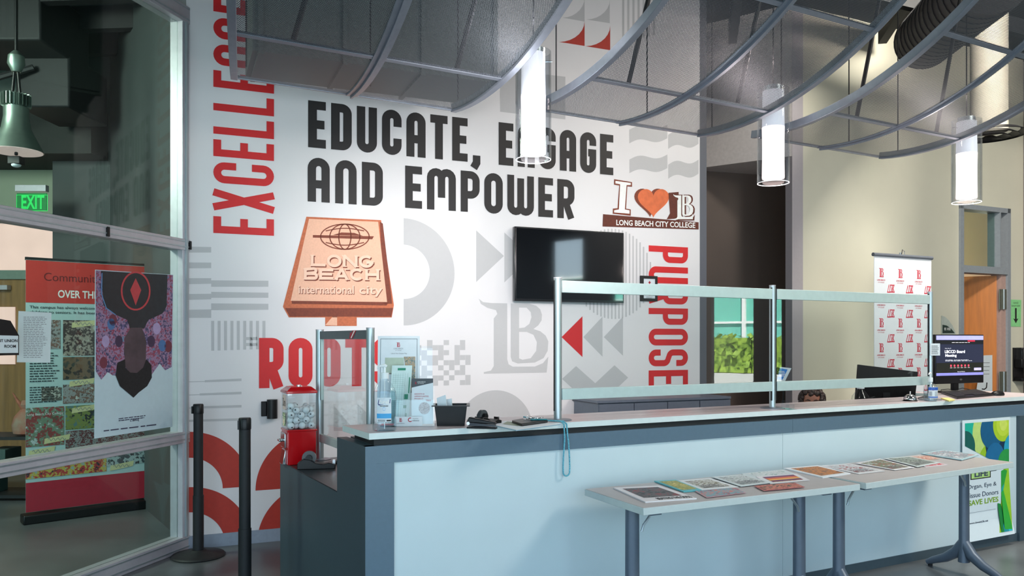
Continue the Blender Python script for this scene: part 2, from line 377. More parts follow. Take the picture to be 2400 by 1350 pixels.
# ------------------------------------------------------------------ shell
struct('floor', MB().prism([(-9, -1.4), (7.15, -1.4), (7.15, 10.5), (8.6, 10.5), (8.6, 14), (-9, 14)], -.12, 0), CONC, 'dark polished concrete floor of the lobby')
struct('ceiling', MB().prism([(-9, -1.4), (7.15, -1.4), (7.15, 10.5), (8.6, 10.5), (8.6, 14), (-9, 14)], CEIL, CEIL+.2), DARK, 'black painted open ceiling above the mesh canopies')
uL, uR = MUR.uv(437, 700)[0]-.06, MUR.uv(1640, 700)[0]
def slabwall(pl, u0, u1, h0, h1, th): 
    a, b = pl.at(u0, h0), pl.at(u1, h0); n = -pl.n*th
    return MB().loft([a, b, b+n, a+n], [p+Vector((0, 0, h1-h0)) for p in (a, b, b+n, a+n)])
wb = struct('wall_back', slabwall(MUR, uL, uR, 0, CEIL, .2), WHITE, 'tall pale grey wall that carries the printed mural')
mb = MB()
for i in range(7):
    u0 = uL+.06+i*1.0
    if u0 < uR: 
        a, b = MUR.at(u0+.002, 0, .001), MUR.at(min(u0+.998, uR), 0, .001); mb.loft([a, b, b+MUR.n*.012, a+MUR.n*.012], [p+Vector((0, 0, .093)) for p in (a, b, b+MUR.n*.012, a+MUR.n*.012)])
struct('baseboard_back', mb, mat('base_rubber_grey', (140, 150, 165), .5), 'grey rubber base strip under the mural wall')
# dark end of the mural wall, recess, soffit, column
struct('trim_1', slabwall(MUR, uR, MUR.uv(1656, 700)[0], 0, CEIL, .45), SLATE, 'slate grey wall end beside the right edge of the mural')
rl, rr = at(1640, 700, 9.5), at(1885, 700, 9.95)
struct('wall_recess', MB().prism([(rl.x-.1, 9.48), (rr.x+.2, 9.98), (rr.x+.2, 10.2), (rl.x-.1, 10.2)], 0, CEIL), BROWN, 'dark brown recessed wall behind the counter')
a, b = at(1648, 395, 9.4), at(1856, 352, 8.75)
struct('wall_soffit', MB().prism([(a.x-.1, a.y), (b.x, b.y), (b.x, 10.1), (a.x-.1, 10.1)], 3.52, CEIL), mat('soffit_paint', (196, 190, 188), .7), 'pale soffit box at the top of the brown recess')
u0 = BEI.uv(1882, 700)[0]; uD0 = BEI.uv(2247, 700)[0]; uD1 = BEI.uv(2364, 700)[0]; uE = BEI.uv(2396, 700)[0]; hD = 3.2
struct('wall_right', slabwall(BEI, u0, uD0, 0, CEIL, .12), BEIGE, 'tall beige plaster wall behind the white step banner')
col = slabwall(BEI, u0-.16, u0, 0, CEIL, .1)
struct('trim_2', col, LAV, 'lavender grey column at the left edge of the beige wall')
struct('wall_above_door', slabwall(BEI, uD0, uD1, hD, CEIL, .12), BEIGE, 'beige plaster wall above the framed door')
struct('wall_beside_door', slabwall(BEI, uD1, uE+.02, 0, CEIL, .12), BEIGE, 'narrow beige wall right of the door with green notice')
a = BEI.at(uE, 0, .12); 
struct('wall_corner', MB().prism([(a.x+.01, a.y-.25), (a.x+.9, a.y-.25), (a.x+.9, a.y+.4), (a.x+.01, a.y+.4)], 0, CEIL), LAV, 'pale wall corner at the right edge of the view')
struct('wall_recess_side', MB().prism([(1.5, 7.62), (1.7, 7.62), (1.95, 9.6), (1.75, 9.6)], 0, CEIL), BROWN, 'dark side wall of the brown recess')
struct('wall_office_end', MB().prism([(8.4, 10.9), (8.5, 10.9), (8.5, 14), (8.4, 14)], 0, CEIL), WHITE, 'end wall of the office behind the framed door')
# door frame with transom
df = thing('door_1', 'grey framed office doorway with a glazed transom', 'door', BEI.at((uD0+uD1)/2, 0), BEI.rz); df['kind'] = 'structure'
g = lambda x0, x1, h0, h1, o0=.03, o1=-.14: MB().loft([BEI.at(x0, h0, o0), BEI.at(x1, h0, o0), BEI.at(x1, h0, o1), BEI.at(x0, h0, o1)], [BEI.at(x0, h1, o0), BEI.at(x1, h1, o0), BEI.at(x1, h1, o1), BEI.at(x0, h1, o1)])
FRM = mat('door_frame_grey', (140, 146, 152), .5)
obj('jamb', g(uD0, uD0+.06, 0, hD), FRM, df); obj('jamb', g(uD1-.06, uD1, 0, hD), FRM, df)
obj('head', g(uD0, uD1, hD-.06, hD), FRM, df); obj('transom_bar', g(uD0+.06, uD1-.06, 2.34, 2.43), FRM, df)
obj('transom_glass', g(uD0+.06, uD1-.2, 2.43, hD-.06, -.04, -.05), PANE, df)
obj('transom_post', g(uD1-.22, uD1-.2, 2.43, hD-.06), FRM, df)
OR = mat('door_oak_orange', (190, 112, 38), .45, var=.15, scale=6, stretch=(4, 4, .4))
lf = obj('door_leaf', MB().loft([BEI.at(uD0+.40, .02, -.70), BEI.at(uD1-.17, .02, -.05), BEI.at(uD1-.145, .02, -.08), BEI.at(uD0+.425, .02, -.74)], [BEI.at(uD0+.40, 2.33, -.70), BEI.at(uD1-.17, 2.33, -.05), BEI.at(uD1-.145, 2.33, -.08), BEI.at(uD0+.425, 2.33, -.74)]), OR, df)
obj('door_stop', g(uD1-.15, uD1-.06, 0, 2.34, .0, -.14), mat('stop_pink_grey', (176, 146, 136), .6), df)
for hz in (2.02, .95): 
    hg = obj('hinge', g(uD1-.2, uD1-.06, hz-.13, hz+.13, .012, .0), mat('hinge_brass_grey', (130, 128, 112), .35, .8), df)
    m_ = MB().cyl(BEI.at(uD1-.13, hz-.13, .02), BEI.at(uD1-.13, hz+.13, .02), .012); obj('hinge_pin', m_, ALU, hg)
q = BEI.at(uD0-1.6, 0, -1.6); r_ = BEI.at(uD1+3.2, 0, -1.6)
struct('wall_office', MB().prism([(q.x, q.y), (r_.x, r_.y), (r_.x, r_.y+.1), (q.x, q.y+.1)], 0, CEIL), mat('office_wall_tan', (206, 168, 128), .7, var=.05, scale=2), 'tan wall of the office seen through the open door')
# ceiling clutter above canopies: beams, duct
bm_ = thing('steel_beams', 'black steel joists running under the dark ceiling', 'beams', (2, 7, 4.9)); bm_['kind'] = 'structure'
for i in range(6):
    a = Vector((-2.5+i*1.7, 2.0, 4.98)); b = a+Vector((1.6, 7.0, 0)); obj('joist', MB().box((a+b)/2, (.09, (b-a).length, .26), math.atan2(-(b-a).x, (b-a).y)), BLACKM, bm_)
for i in range(4):
    obj('crossbeam', MB().box((2.2+i*.6, 3.6+i*1.35, 4.72), (8.5, .07, .16), .42), BLACKM, bm_)
ad = thing('air_duct', 'grey rectangular air duct hung behind the leftmost mesh canopy', 'duct', MUR.at(MUR.uv(850, 100)[0], 3.28, .7), MUR.rz)
def ub(px, o):
    k = (px-1200)/F; n = MUR.n; return (k*(MUR.o.y+n.y*o)-MUR.o.x-n.x*o)/(MUR.d.x-k*MUR.d.y)
x0, x1 = ub(592, 1.0), ub(1165, 1.0); DG = mat('duct_grey_green', (92, 100, 98), .55, .2, var=.06)
mq = lambda a, b, o0, o1, z0, z1: MB().loft([MUR.at(a, z0, o0), MUR.at(b, z0, o0), MUR.at(b, z0, o1), MUR.at(a, z0, o1)], [MUR.at(a, z1, o0), MUR.at(b, z1, o0), MUR.at(b, z1, o1), MUR.at(a, z1, o1)])
obj('duct_body', mq(x0, x1, 1.0, .45, 3.28, 4.0), DG, ad)
for i in range(4): xx = x0+(x1-x0)*(.02+.32*i); obj('flange', mq(xx, xx+.03, 1.02, .43, 3.26, 4.02), DG, ad)
for i in range(2): 
    xx = x0+(x1-x0)*(.2+.6*i); obj('hanger', MB().cyl(MUR.at(xx, 4.0, .7), MUR.at(xx, CEIL, .7), .008, 8), BLACKM, ad)
# ------------------------------------------------------------------ glazed partition on the left
gz = thing('window_1', 'aluminium framed glass partition of the side office', 'window', (GLZ.at(0, 0).x, GLZ.at(0, 0).y, 0), 0); gz['kind'] = 'structure'
gu = lambda px: GLZ.uv(px, 700)[0]
u1 = .0; u0g = -3.9
def gbar(u0, u1, h0, h1, o0=.045, o1=-.06): return MB().loft([GLZ.at(u0, h0, o0), GLZ.at(u1, h0, o0), GLZ.at(u1, h0, o1), GLZ.at(u0, h0, o1)], [GLZ.at(u0, h1, o0), GLZ.at(u1, h1, o0), GLZ.at(u1, h1, o1), GLZ.at(u0, h1, o1)])
GLZ.n = Vector((abs(GLZ.d.y), -GLZ.d.x, 0)) if GLZ.n.x < 0 else GLZ.n
mull = obj('corner_mullion', gbar(-.075, .02, 0, 3.85), ALUP, gz, bevel=.003)
obj('mullion_rib', gbar(-.055, -.035, .1, 3.75, .06, .04), ALU, gz)
obj('mullion', gbar(-2.05, -1.97, 0, 3.85), ALUP, gz, bevel=.003)
for i, (h0, h1) in enumerate(((3.75, 3.87), (2.13, 2.21), (.765, .845), (0.0, .1))):
    r_ = obj('rail', gbar(-3.9, .0, h0, h1, .05, -.06), ALUP, gz, bevel=.003)
    obj('rail_groove', gbar(-3.9, -.01, h0+.022, h0+.03, .056, .049), ALU, r_)
    obj('rail_groove', gbar(-3.9, -.01, h1-.02, h1-.012, .056, .049), ALU, r_)
for h0, h1 in ((2.21, 3.75), (.845, 2.13), (.1, .765)):
    obj('glass_pane', gbar(-1.97, -.075, h0, h1, .004, -.004), PANE, gz)
    obj('glass_pane', gbar(-3.9, -2.05, h0, h1, .004, -.004), PANE, gz)
for px, h in ((430, 2.17), (236, 2.165)):
    u_ = gu(px); obj('rail_clip', gbar(u_-.012, u_+.008, h-.03, h+.03, .062, .045), BLACK, gz)
struct('wall_header', MB().loft([GLZ.at(-3.9, 3.87, .03), GLZ.at(.05, 3.87, .03), GLZ.at(.05, 3.87, -.1), GLZ.at(-3.9, 3.87, -.1)], [GLZ.at(-3.9, CEIL, .03), GLZ.at(.05, CEIL, .03), GLZ.at(.05, CEIL, -.1), GLZ.at(-3.9, CEIL, -.1)]), mat('header_paint', (178, 184, 180), .7), 'pale header wall above the glass partition')
a = GLZ.at(-3.9, 0)
struct('wall_left', MB().prism([(a.x-.1, -1.3), (a.x+.03, -1.3), (a.x+.03, a.y), (a.x-.1, a.y)], 0, CEIL), mat('left_wall_grey', (150, 156, 158), .7), 'plain grey side wall next to the glass partition')
cd = MB().tube([GLZ.at(-1.1, 4.12, .08), GLZ.at(-.2, 3.99, .08), GLZ.at(-.12, 3.99, .08)], .011)
cdo = tag(obj('conduit', cd, ALUP, origin=GLZ.at(-.3, 4.0, .05)), 'thin metal conduit on the header above the glass partition', 'conduit')
obj('junction_box', MB().box(GLZ.at(-.1, 3.98, .085), (.06, .09, .06), .3), ALUP, cdo, bevel=.008)
# ---- side office behind the glass
OW = mat('office_wall_slate', (66, 72, 72), .7, var=.05, scale=2); OG = mat('office_wall_green_grey', (150, 158, 138), .75, var=.04, scale=2)
struct('wall_office_side', MB().prism([(-2.42, 5.86), (-2.3, 5.86), (-4.6, 9.1), (-4.72, 9.1)], 0, CEIL), OW, 'dark slate side wall inside the glazed office')
struct('wall_office_back', MB().prism([(-8.8, 9.0), (-4.6, 9.0), (-4.6, 9.2), (-8.8, 9.2)], 2.85, CEIL), OG, 'grey green back wall of the glazed office above its entrance')
struct('wall_office_left', MB().prism([(-8.9, -1), (-8.8, -1), (-8.8, 9.2), (-8.9, 9.2)], 0, CEIL), OG, 'far left wall of the glazed office')
struct('wall_bulkhead', MB().prism([(-8.8, 8.2), (-4.35, 8.2), (-4.35, 9.0), (-8.8, 9.0)], 3.42, 3.92), mat('bulkhead_dark', (40, 42, 40), .8), 'dark bulkhead across the back of the glazed office')
struct('wall_office_dark_panel', MB().prism([(-4.95, 8.55), (-4.3, 8.55), (-4.3, 9.0), (-4.95, 9.0)], 0, CEIL), OW, 'dark corner pier in the back of the glazed office')
od = thing('door_2', 'oak door with pink lit glass transom in the glazed office', 'door', (-6.5, 8.95, 0)); od['kind'] = 'structure'
OFR = mat('office_frame_green', (118, 134, 122), .5)
def OB(x0, x1, h0, h1, y0=8.85, y1=8.97): return MB().prism([(x0, y0), (x1, y0), (x1, y1), (x0, y1)], h0, h1)
PINK = mat('lit_window_pink', (236, 190, 182), .6, emit=.75, var=.06, scale=3)
obj('jamb', OB(-5.02, -4.93, 0, 2.85), OFR, od); obj('transom_bar', OB(-8.8, -5.02, 2.17, 2.27), OFR, od); obj('head', OB(-8.8, -4.9, 2.8, 2.9), OFR, od)
obj('transom_pane', OB(-8.8, -5.02, 2.27, 2.8, 8.9, 8.95), PINK, od)
OAKB = mat('office_oak', (140, 104, 62), .5, var=.2, scale=5, stretch=(5, 5, .4))
dl = obj('door_leaf', OB(-6.75, -5.02, 0, 2.17, 8.88, 8.93), OAKB, od)
obj('lit_pane', OB(-6.35, -5.55, 1.22, 1.86, 8.86, 8.875), PINK, dl); obj('closer', OB(-6.2, -5.6, 2.05, 2.1, 8.8, 8.87), ALUP, dl)
obj('door_leaf', OB(-8.8, -6.8, 0, 2.17, 8.88, 8.93), OAKB, od)
struct('trim_3', MB().prism([(-3.32, 7.14), (-3.12, 7.14), (-3.12, 7.3), (-3.32, 7.3)], 0, 2.25), mat('post_pale_green', (172, 190, 178), .6), 'pale green post in the office right of the roll-up banner')
dw = thing('step_duct', 'black ventilation duct under the office ceiling', 'duct', (-6, 7, 4.3)); 
obj('duct_body', MB().box((-6.4, 7.3, 4.35), (4.6, .8, .5)), BLACKM, dw, bevel=.02); obj('duct_drop', MB().box((-4.35, 7.7, 3.9), (.5, .7, .5)), BLACKM, dw, bevel=.02)
ob = thing('office_beams', 'black ceiling beams in the glazed office', 'beams', (-5.5, 6.5, 4.4)); ob['kind'] = 'structure'
for i in range(6): obj('beam', MB().box((-5.4, 5.2+i*.62, 4.55), (5.2, .1, .22), -.08), BLACKM, ob)
obj('pipe', MB().tube([(-6.5, 6.9, 3.86), (-5.6, 7.0, 3.72), (-5.1, 7.1, 3.7), (-4.75, 7.2, 3.85), (-4.4, 7.3, 4.0)], .03), BLACKM, ob)
struct('wall_office_patch', OB(-8.0, -4.93-.2, 4.0, 4.75, 8.96, 8.99), mat('patch_pale', (170, 182, 170), .7), 'pale upper wall patch above the office bulkhead')
# ------------------------------------------------------------------ the far side: glazing behind the camera and on the right (seen only as reflections)
def wbox(x0, x1, y0, y1, z0, z1): return MB().prism([(x0, y0), (x1, y0), (x1, y1), (x0, y1)], z0, z1)
gw = thing('window_2', 'unseen storefront glazing frame moved close for its daylight', 'window', (1.5, -1.2, 0)); gw['kind'] = 'structure'  # unseen glazing moved close so daylight favours the counter over the mural
for x in (-3.3, -1.5, .3, 2.1, 3.9, 5.7, 6.55): obj('mullion', wbox(x-.03, x+.03, -1.25, -1.13, 0, 3.2), ALUP, gw)
for z in (.04, 2.3, 3.2): obj('rail', wbox(-3.4, 6.6, -1.25, -1.13, z-.04, z+.04), ALUP, gw)
struct('wall_front_header', wbox(-3.5, 6.7, -1.3, -1.2, 3.24, CEIL), BEIGE, 'unseen beige header set low to keep daylight off the upper mural')  # unseen header lowered so less daylight reaches the upper mural
RW = mat('right_wall_dark', (84, 84, 86), .7)
struct('wall_side_pier_1', wbox(6.6, 6.7, -1.3, -.2, 0, CEIL), RW, 'dark pier of the window wall nearest the street')
struct('wall_side_pier_2', wbox(6.6, 6.7, 3.52, 9.3, 0, CEIL), RW, 'long dark wall on the right side of the lobby')
struct('wall_side_return', wbox(6.6, 7.1, 9.3, 9.4, 0, CEIL), RW, 'short return wall at the far right')
struct('wall_side_end', wbox(7.05, 7.15, 9.4, 10.9, 0, CEIL), RW, 'end wall at the far right of the lobby')
struct('wall_side_sill', wbox(6.6, 6.7, 2.62, 3.52, 0, .9), RW, 'sill wall under the side window')
struct('wall_side_header', wbox(6.6, 6.7, 2.62, 3.52, 2.35, CEIL), RW, 'header wall over the side window')
struct('wall_side_pier_3', wbox(6.6, 6.7, 1.95, 2.62, 0, CEIL), RW, 'dark pier between the two side windows')
struct('wall_side_low', wbox(6.6, 6.7, -.2, 1.95, 0, 2.6), RW, 'wall under the high side window')
struct('wall_side_high', wbox(6.6, 6.7, -.2, 1.95, 3.35, CEIL), RW, 'wall over the high side window')
struct('wall_side_pier_4', wbox(6.6, 6.7, -.2, 1.2, 2.6, 3.35), RW, 'wall beside the high side window')
struct('wall_side_pier_5', wbox(6.6, 6.7, 3.17, 3.38, .9, 2.35), RW, 'dark pier splitting the side window')
struct('ground', wbox(6.75, 40, -12, 22, -.2, -.02), mat('pavement_pale', (190, 196, 196), .8), 'pale pavement outside the side windows')
hg = MB()
for i in range(2200):
    c = Vector((12.95+random.random()*.9, -4+random.random()*13, .79+random.random()*.8)); a, b = Vector([random.uniform(-1, 1) for _ in range(3)]).normalized()*.09, Vector([random.uniform(-1, 1) for _ in range(3)]).normalized()*.07
    hg.add([c-a, c+b, c+a, c-b], [(0, 1, 2, 3)])
for y0 in range(13): hg.box((13.45, -3.5+y0, 1.16), (.7, .98, .74))
h_ = obj('hedge', hg, mat('hedge_leaves', (96, 150, 44), .6, var=.5, scale=12, rgb2=(170, 200, 80)), smooth=False, origin=(13.4, 2, 0)); tag(h_, 'clipped green hedge outside, mirrored in the acrylic screen', 'hedge', kind='stuff')
plo = tag(obj('planter_wall', wbox(12.9, 14, -4, 9, -.02, .78), mat('planter_pale', (206, 208, 204), .8)), 'pale planter wall under the outdoor hedge', 'planter')
bl = thing('office_building', 'green glazed building across the lawn, mirrored in the acrylic screen', 'building', (20, 2, 0))
obj('glass_facade', wbox(19, 20, -14, 18, .6, 3.9), mat('green_facade_glass', (112, 196, 178), .25, var=.12, scale=.4), bl)
for i in range(20): obj('facade_mullion', wbox(18.9, 19, -14+i*1.6, -13.9+i*1.6, 0, 3.95), WHINK, bl)
for i in range(4): obj('spandrel', wbox(18.93, 19, -14, 18, 1+i*.95, 1.06+i*.95), WHINK, bl)
# ------------------------------------------------------------------ the mural: flat print on the wall, drawn in wall metres
mu = thing('wall_mural', 'printed mural with red, black and grey lettering and shapes on the pale wall', 'mural', MUR.at(0, 0))
def ml(layer): return lambda u, h: MUR.at(u, h, .0012+.0008*layer)
def mpx(layer): 
    def f(x, y):
        u, h = mp(x, y); return MUR.at(u, h, .0012+.0008*layer)
    return f
def mshape(name, m, fn): 
    b = MB(); fn(b); return flat(name, b, m, mu)
def mpoly(name, m, pts, layer=0): return mshape(name, m, lambda b: poly(b, mpx(layer), pts))
# slogan
def slog(s, xa, ytop, ybot, xb, gapw=.42):
    uA, hT = mp(xa, ytop); _, hB = mp(xa, ybot); uB, _ = mp(xb, ytop); H = hT-hB; t = H*.185
    W = {'*': H*.50, 'E': H*.42, 'M': H*.74, 'W': H*.74, 'T': H*.46, ',': H*.2, 'L': H*.4, 'A': H*.5, 'R': H*.5}; gap = H*.125
    tot = sum((W.get(c, W['*']) if c != ' ' else gapw*H-gap)+gap for c in s)-gap; k = (uB-uA)/tot
    x = uA
    for c in s:
        wd = (W.get(c, W['*'])*k if c != ' ' else (gapw*H-gap)*k)
        if c != ' ':
            b = MB()
            for kk, pl in enumerate(glyph(c, wd, H, t)): stroke(b, lambda p, q, x=x: MUR.at(x+p, hB+q, .003+kk*.0003), pl, t)
            flat('letter', b, INK, mu)
        x += wd+gap*k
slog('EDUCATE, ENGAGE', 722, 235, 345, 1437, .42)
slog('AND EMPOWER', 721, 368, 472, 1346, .42)
# vertical words
def vword(s, x0, x1, y0, pitch, wd, t, up=True, m=RINK, over={}):
    uA, h0 = mp(x0, y0); uB, _ = mp(x1, y0); H = uB-uA; h = h0
    for c in s:
        ww = over.get(c, wd)
        b = MB()
        for kk, pl in enumerate(glyph(c, ww, H, t)):
            stroke(b, (lambda p, q, h=h: MUR.at(uB-q, h+p, .003+kk*.0003)) if up else (lambda p, q, h=h: MUR.at(uA+q, h-p, .003+kk*.0003)), pl, t)
        flat('letter', b, m, mu); h += (ww+pitch)*(1 if up else -1)
vword('EXCELLENCE', 500, 642, 546, .040, .143, .053, True, RINK, {'L': .129, 'X': .162, 'E': .122, 'C': .152, 'N': .152})
hh_ = mp(1566, 575)[1]-mp(1566, 900)[1]; kq = hh_/(.163*2+.165*4+.148+.24)
vword('PURPOSE', 1520, 1612, 575, .040*kq, .165*kq, .060*kq, False, RINK, {'E': .148*kq, 'P': .163*kq})
uA, hB = mp(607, 910); _, hT = mp(607, 792); uB, _ = mp(935, 900); H = hT-hB; tt = H*.2; x = uA; wd = (uB-uA)/5*.83
for c in 'ROOTS':
    b = MB()
    for kk, pl in enumerate(glyph(c, wd, H, tt)): stroke(b, lambda p, q, x=x: MUR.at(x+p, hB+q, .003+kk*.0003), pl, tt)
    flat('letter', b, RINK, mu); x += (uB-uA)/5
# geometric shapes
def ring(name, m, cx, cy, r0, r1, a0, a1, layer=0):
    """cx,cy picture point of the centre; radii in metres"""
    u, h = mp(cx, cy); A = ell(u, h, r1, r1, a0, a1, 40); B = ell(u, h, r0, r0, a0, a1, 40)
    b = MB(); b.quadstrip([MUR.at(p[0], p[1], .0012+.0008*layer) for p in A], [MUR.at(p[0], p[1], .0012+.0008*layer) for p in B]); return flat(name, b, m, mu)
ring('half_ring', GINK, 946, 637, .215, .425, -90, 90)
mpoly('triangle', GINK, [(1116, 540), (1181, 600), (1116, 661)]); mpoly('triangle', GINK, [(1182, 545), (1244, 602), (1182, 662)])
mpoly('triangle', RINK, [(1316, 790), (1365, 741), (1365, 837)]); mpoly('triangle', GINK, [(1367, 790), (1412, 742), (1412, 836)]); mpoly('triangle', GINK, [(1415, 790), (1460, 742), (1460, 834)])
def lg(b):
    (a, h1), (c, h0) = mp(1122, 700), mp(1285, 873); lb_logo(b, ml(0), a, h0, c, h1)
mshape('monogram', GINK, lg)
rows = ["1100011101", "0110100011", "0011011101", "1101110110", "0110011011", "1011100100", "1101011011", "0011101010"]
def pix(b):
    (a, h1), (c, h0) = mp(948, 797), mp(1103, 902); n = 12
    rnd = random.Random(4); pat = ["110010010010", "011011100110", "001100110100", "110111100111", "011011011101", "110100101010", "110110010110", "001101101001", "010011010011"]
    for j, rw in enumerate(pat):
        for i, ch in enumerate(rw):
            if ch == '1': x = a+(c-a)*i/n; y = h1+(h0-h1)*j/9; rect(b, ml(0), x, y+(h0-h1)/9, x+(c-a)/n*.98, y)
mshape('pixel_pattern', GINK, pix)
ring('dome', GINK, 1160, 1012, .0, .345, 0, 180)
ring('dome', mat('grey_ink_light', (197, 196, 197), .65), 1160, 1060, .0, .27, 0, 180, 1)
mpoly('triangle', GINK, [(782, 950), (782, 1010), (832, 1010)]); mpoly('triangle', GINK, [(838, 946), (838, 1010), (890, 1000)])
for i in range(5): mpoly('stripe', GINK, [(438, 578+i*37), (495, 579+i*36.5), (495, 592+i*36.5), (438, 592+i*37)] if i < 4 else [(438, 726), (495, 725), (495, 745), (438, 745)])
mpoly('stripe', GINK, [(495, 657), (629, 658), (629, 672), (495, 672)]); mpoly('stripe', GINK, [(495, 684), (629, 686), (629, 698), (495, 698)]); mpoly('stripe', GINK, [(495, 711), (629, 712), (629, 726), (495, 727)])
for i in range(9): mpoly('stripe', GINK, [(495+i*15, 752), (502+i*15, 752), (502+i*15, 822-i*.5), (495+i*15, 822-i*.5)])
for i, (y, xa) in enumerate(((887, 480), (918, 468), (949, 448), (980, 436))):
    mpoly('stripe', GINK, [(xa, y+4), (566, y), (566, y+6), (xa, y+9)]); mpoly('stripe', GINK, [(438, y+7), (xa, y+6), (xa, y+8), (438, y+9)])
for i in range(2): mpoly('stripe', GINK, [(577+0*i, 790+i*14), (604, 790+i*14), (604, 797+i*14), (577, 797+i*14)])
ring('red_arch', RINK2, 440, 1150, .235, .42, 0, 90, 0); ring('red_arch', RINK2, 440, 1283, .25, .43, 0, 90, 1)
ring('red_arch', RINK2, 738, 1140, .0, .43, 90, 180, 0); ring('red_arch', RINK2, 738, 1262, .0, .42, 90, 180, 1)
# wave flags, quarter circles, blocks on the upper right
def wave(b, x0, x1, y, th, d):
    n = 14; A = []; B = []
    for i in range(n+1):
        f = i/n; x = x0+(x1-x0)*f; yy = y-12*f-6*math.sin(f*2*PI)+6*(d > 3); A.append(mpx(0)(x, yy)); B.append(mpx(0)(x, yy+th))
    b.quadstrip(A, B)
for y in (304, 374): mshape('wave', GINK, lambda b: wave(b, 1475, 1564, y, 32, 2.2)); mshape('wave', GINK, lambda b: wave(b, 1566, 1637, y+6, 33, 3.4))
def quarter(m, x, y, w_, h_):
    pts = [(x+w_, y), (x+w_, y+h_)] + [(x+w_-w_*math.sin(t), y+h_-h_*(1-math.cos(t))*1.0) for t in [PI/2*(1-i/8)*1 for i in range(9)]]
    pts = [(x+w_, y), (x+w_, y+h_*1.05), (x, y+h_*.88)]+[(x+w_*(math.sin(t)), y+h_*.88*(1-(1-math.cos(t)))) for t in [PI/2*i/7 for i in range(1, 7)]]
    return mpoly('quarter_sail', m, pts)
quarter(RINK2, 1310, 50, 60, 55); quarter(RINK2, 1372, 60, 58, 55); quarter(GINK, 1318, -6, 52, 54); quarter(GINK, 1374, 0, 55, 52)
for i in range(7): mpoly('stripe', GINK, [(1458+i*12, -60), (1463+i*12, -60), (1463+i*12, 100-i*3), (1458+i*12, 100-i*3)])
mpoly('block', GINK, [(1108, 118), (1165, 124), (1165, 172), (1172, 173), (1172, 262), (1325, 280), (1325, 180), (1240, 170), (1240, 126), (1108, 108)])
ring('dot', GINK, 800, 205, 0, .055, 0, 360); ring('dot', GINK, 742, 185, 0, .045, 0, 360); ring('dot', GINK, 850, 200, 0, .045, 0, 360)
def stripes(b):
    u, h = mp(1438, 642); R = .40; n = 22
    for i in range(n):
        x = -R+2*R*(i+.5)/n; y = math.sqrt(R*R-x*x); rect(b, ml(0), u+x-.008, h-y, u+x+.008, h+y)
sc_ = mshape('striped_disc', GINK, stripes); sc_['kind'] = 'stuff'
mpoly('cross', GINK, [(1317, 888), (1350, 858), (1395, 898), (1440, 856), (1472, 885), (1425, 930), (1365, 932)])
# ---- printed "Long Beach" sign
O1 = mat('print_peach', (232, 178, 150), .65, var=.05, scale=80); O2 = mat('print_orange', (190, 100, 62), .65, var=.15, scale=60); O3 = mat('print_rust', (120, 50, 26), .65, var=.15, scale=60); O4 = mat('print_light_peach', (238, 196, 172), .65)
mpoly('printed_post', O2, [(762, 726), (836, 724), (836, 764), (762, 764)], 1); mpoly('printed_post', O1, [(762, 762), (790, 730), (790, 763)], 2)
mpoly('printed_sign_frame', O2, [(718, 508), (893, 516), (923, 715), (918, 744), (677, 744), (663, 719)], 2)
mpoly('printed_sign_frame', O3, [(668, 722), (921, 722), (917, 742), (679, 742)], 3)
mpoly('printed_sign_frame', O3, [(890, 520), (897, 524), (919, 712), (898, 712)], 3)
mpoly('printed_sign_frame', O3, [(683, 704), (910, 708), (906, 716), (684, 712)], 3)
mpoly('printed_sign_face', O1, [(724, 513), (886, 520), (907, 708), (681, 705)], 4)
def glo(b):
    f = mpx(6)
    for sx in (1, .62, .25): stroke(b, f, [(808+57*sx*math.sin(t), 555-29.5*math.cos(t)) for t in [2*PI*i/36 for i in range(36)]], 2.6, True)
    for dy in (-18, 18): stroke(b, f, [(808-45+90*i/12, 555+dy*.75+dy*.35*math.sin(PI*i/12)) for i in range(13)], 2.4)
    poly(b, f, [(733, 551), (876, 554), (872, 561), (733, 557)]); poly(b, f, [(780, 551), (800, 545), (830, 546), (850, 553)])
mshape('printed_globe', O3, glo)
def lp(x, y): return mpx(5)(x, y)
def signtext(b, s, x0, x1, yt, yb, slope, th, dx=0, dy=0, serif=True, layer=6):
    """blocky lettering following the slant of the printed sign"""
    fn0 = mpx(layer); H = yb-yt; n = len(s); gp = 3; wd = (x1-x0-gp*(n-1))/n
    for i, ch in enumerate(s):
        X = x0+i*(wd+gp); kk = [0]
        fn = lambda p, q, X=X: fn0(X+p+dx, yb-q+(X+p-x0)*slope+dy)
        for pl in glyph(ch, wd, H, th, True):
            kk[0] += .25; f1 = mpx(layer+kk[0]); stroke(b, lambda p, q, X=X: f1(X+p+dx, yb-q+(X+p-x0)*slope+dy), pl, th)
        if serif:
            for cx in ((th/2, wd-th/2) if ch in 'NHAE' else (th/2,) if ch in 'LB' else ()):
                for cy in (0, H): stroke(b, fn, [(cx-th*.8, cy+(1.2 if cy == 0 else -1.2)), (cx+th*.8, cy+(1.2 if cy == 0 else -1.2))], 2.6)
for m_, dx, dy, ly in ((O3, 2.4, 2.6, 5), (O4, 0, 0, 9)):
    mshape('printed_word', m_, lambda b: signtext(b, 'LONG', 728, 875, 597, 624, .02, 6.5, dx, dy, True, ly))
    mshape('printed_word', m_, lambda b: signtext(b, 'BEACH', 712, 888, 629, 655, .012, 6.5, dx, dy, True, ly))
    for w_s, xa, xb in (('international', 699, 829), ('city', 841, 896)): mshape('printed_word', m_, lambda b: put_text(b, w_s, lambda x, y: mpx(ly)(x+dx*.6, (694 if w_s == 'city' else 688)-y+(x-700)*.01+dy*.6), xa, 0, xb, 25 if w_s == 'city' else 20, .02))
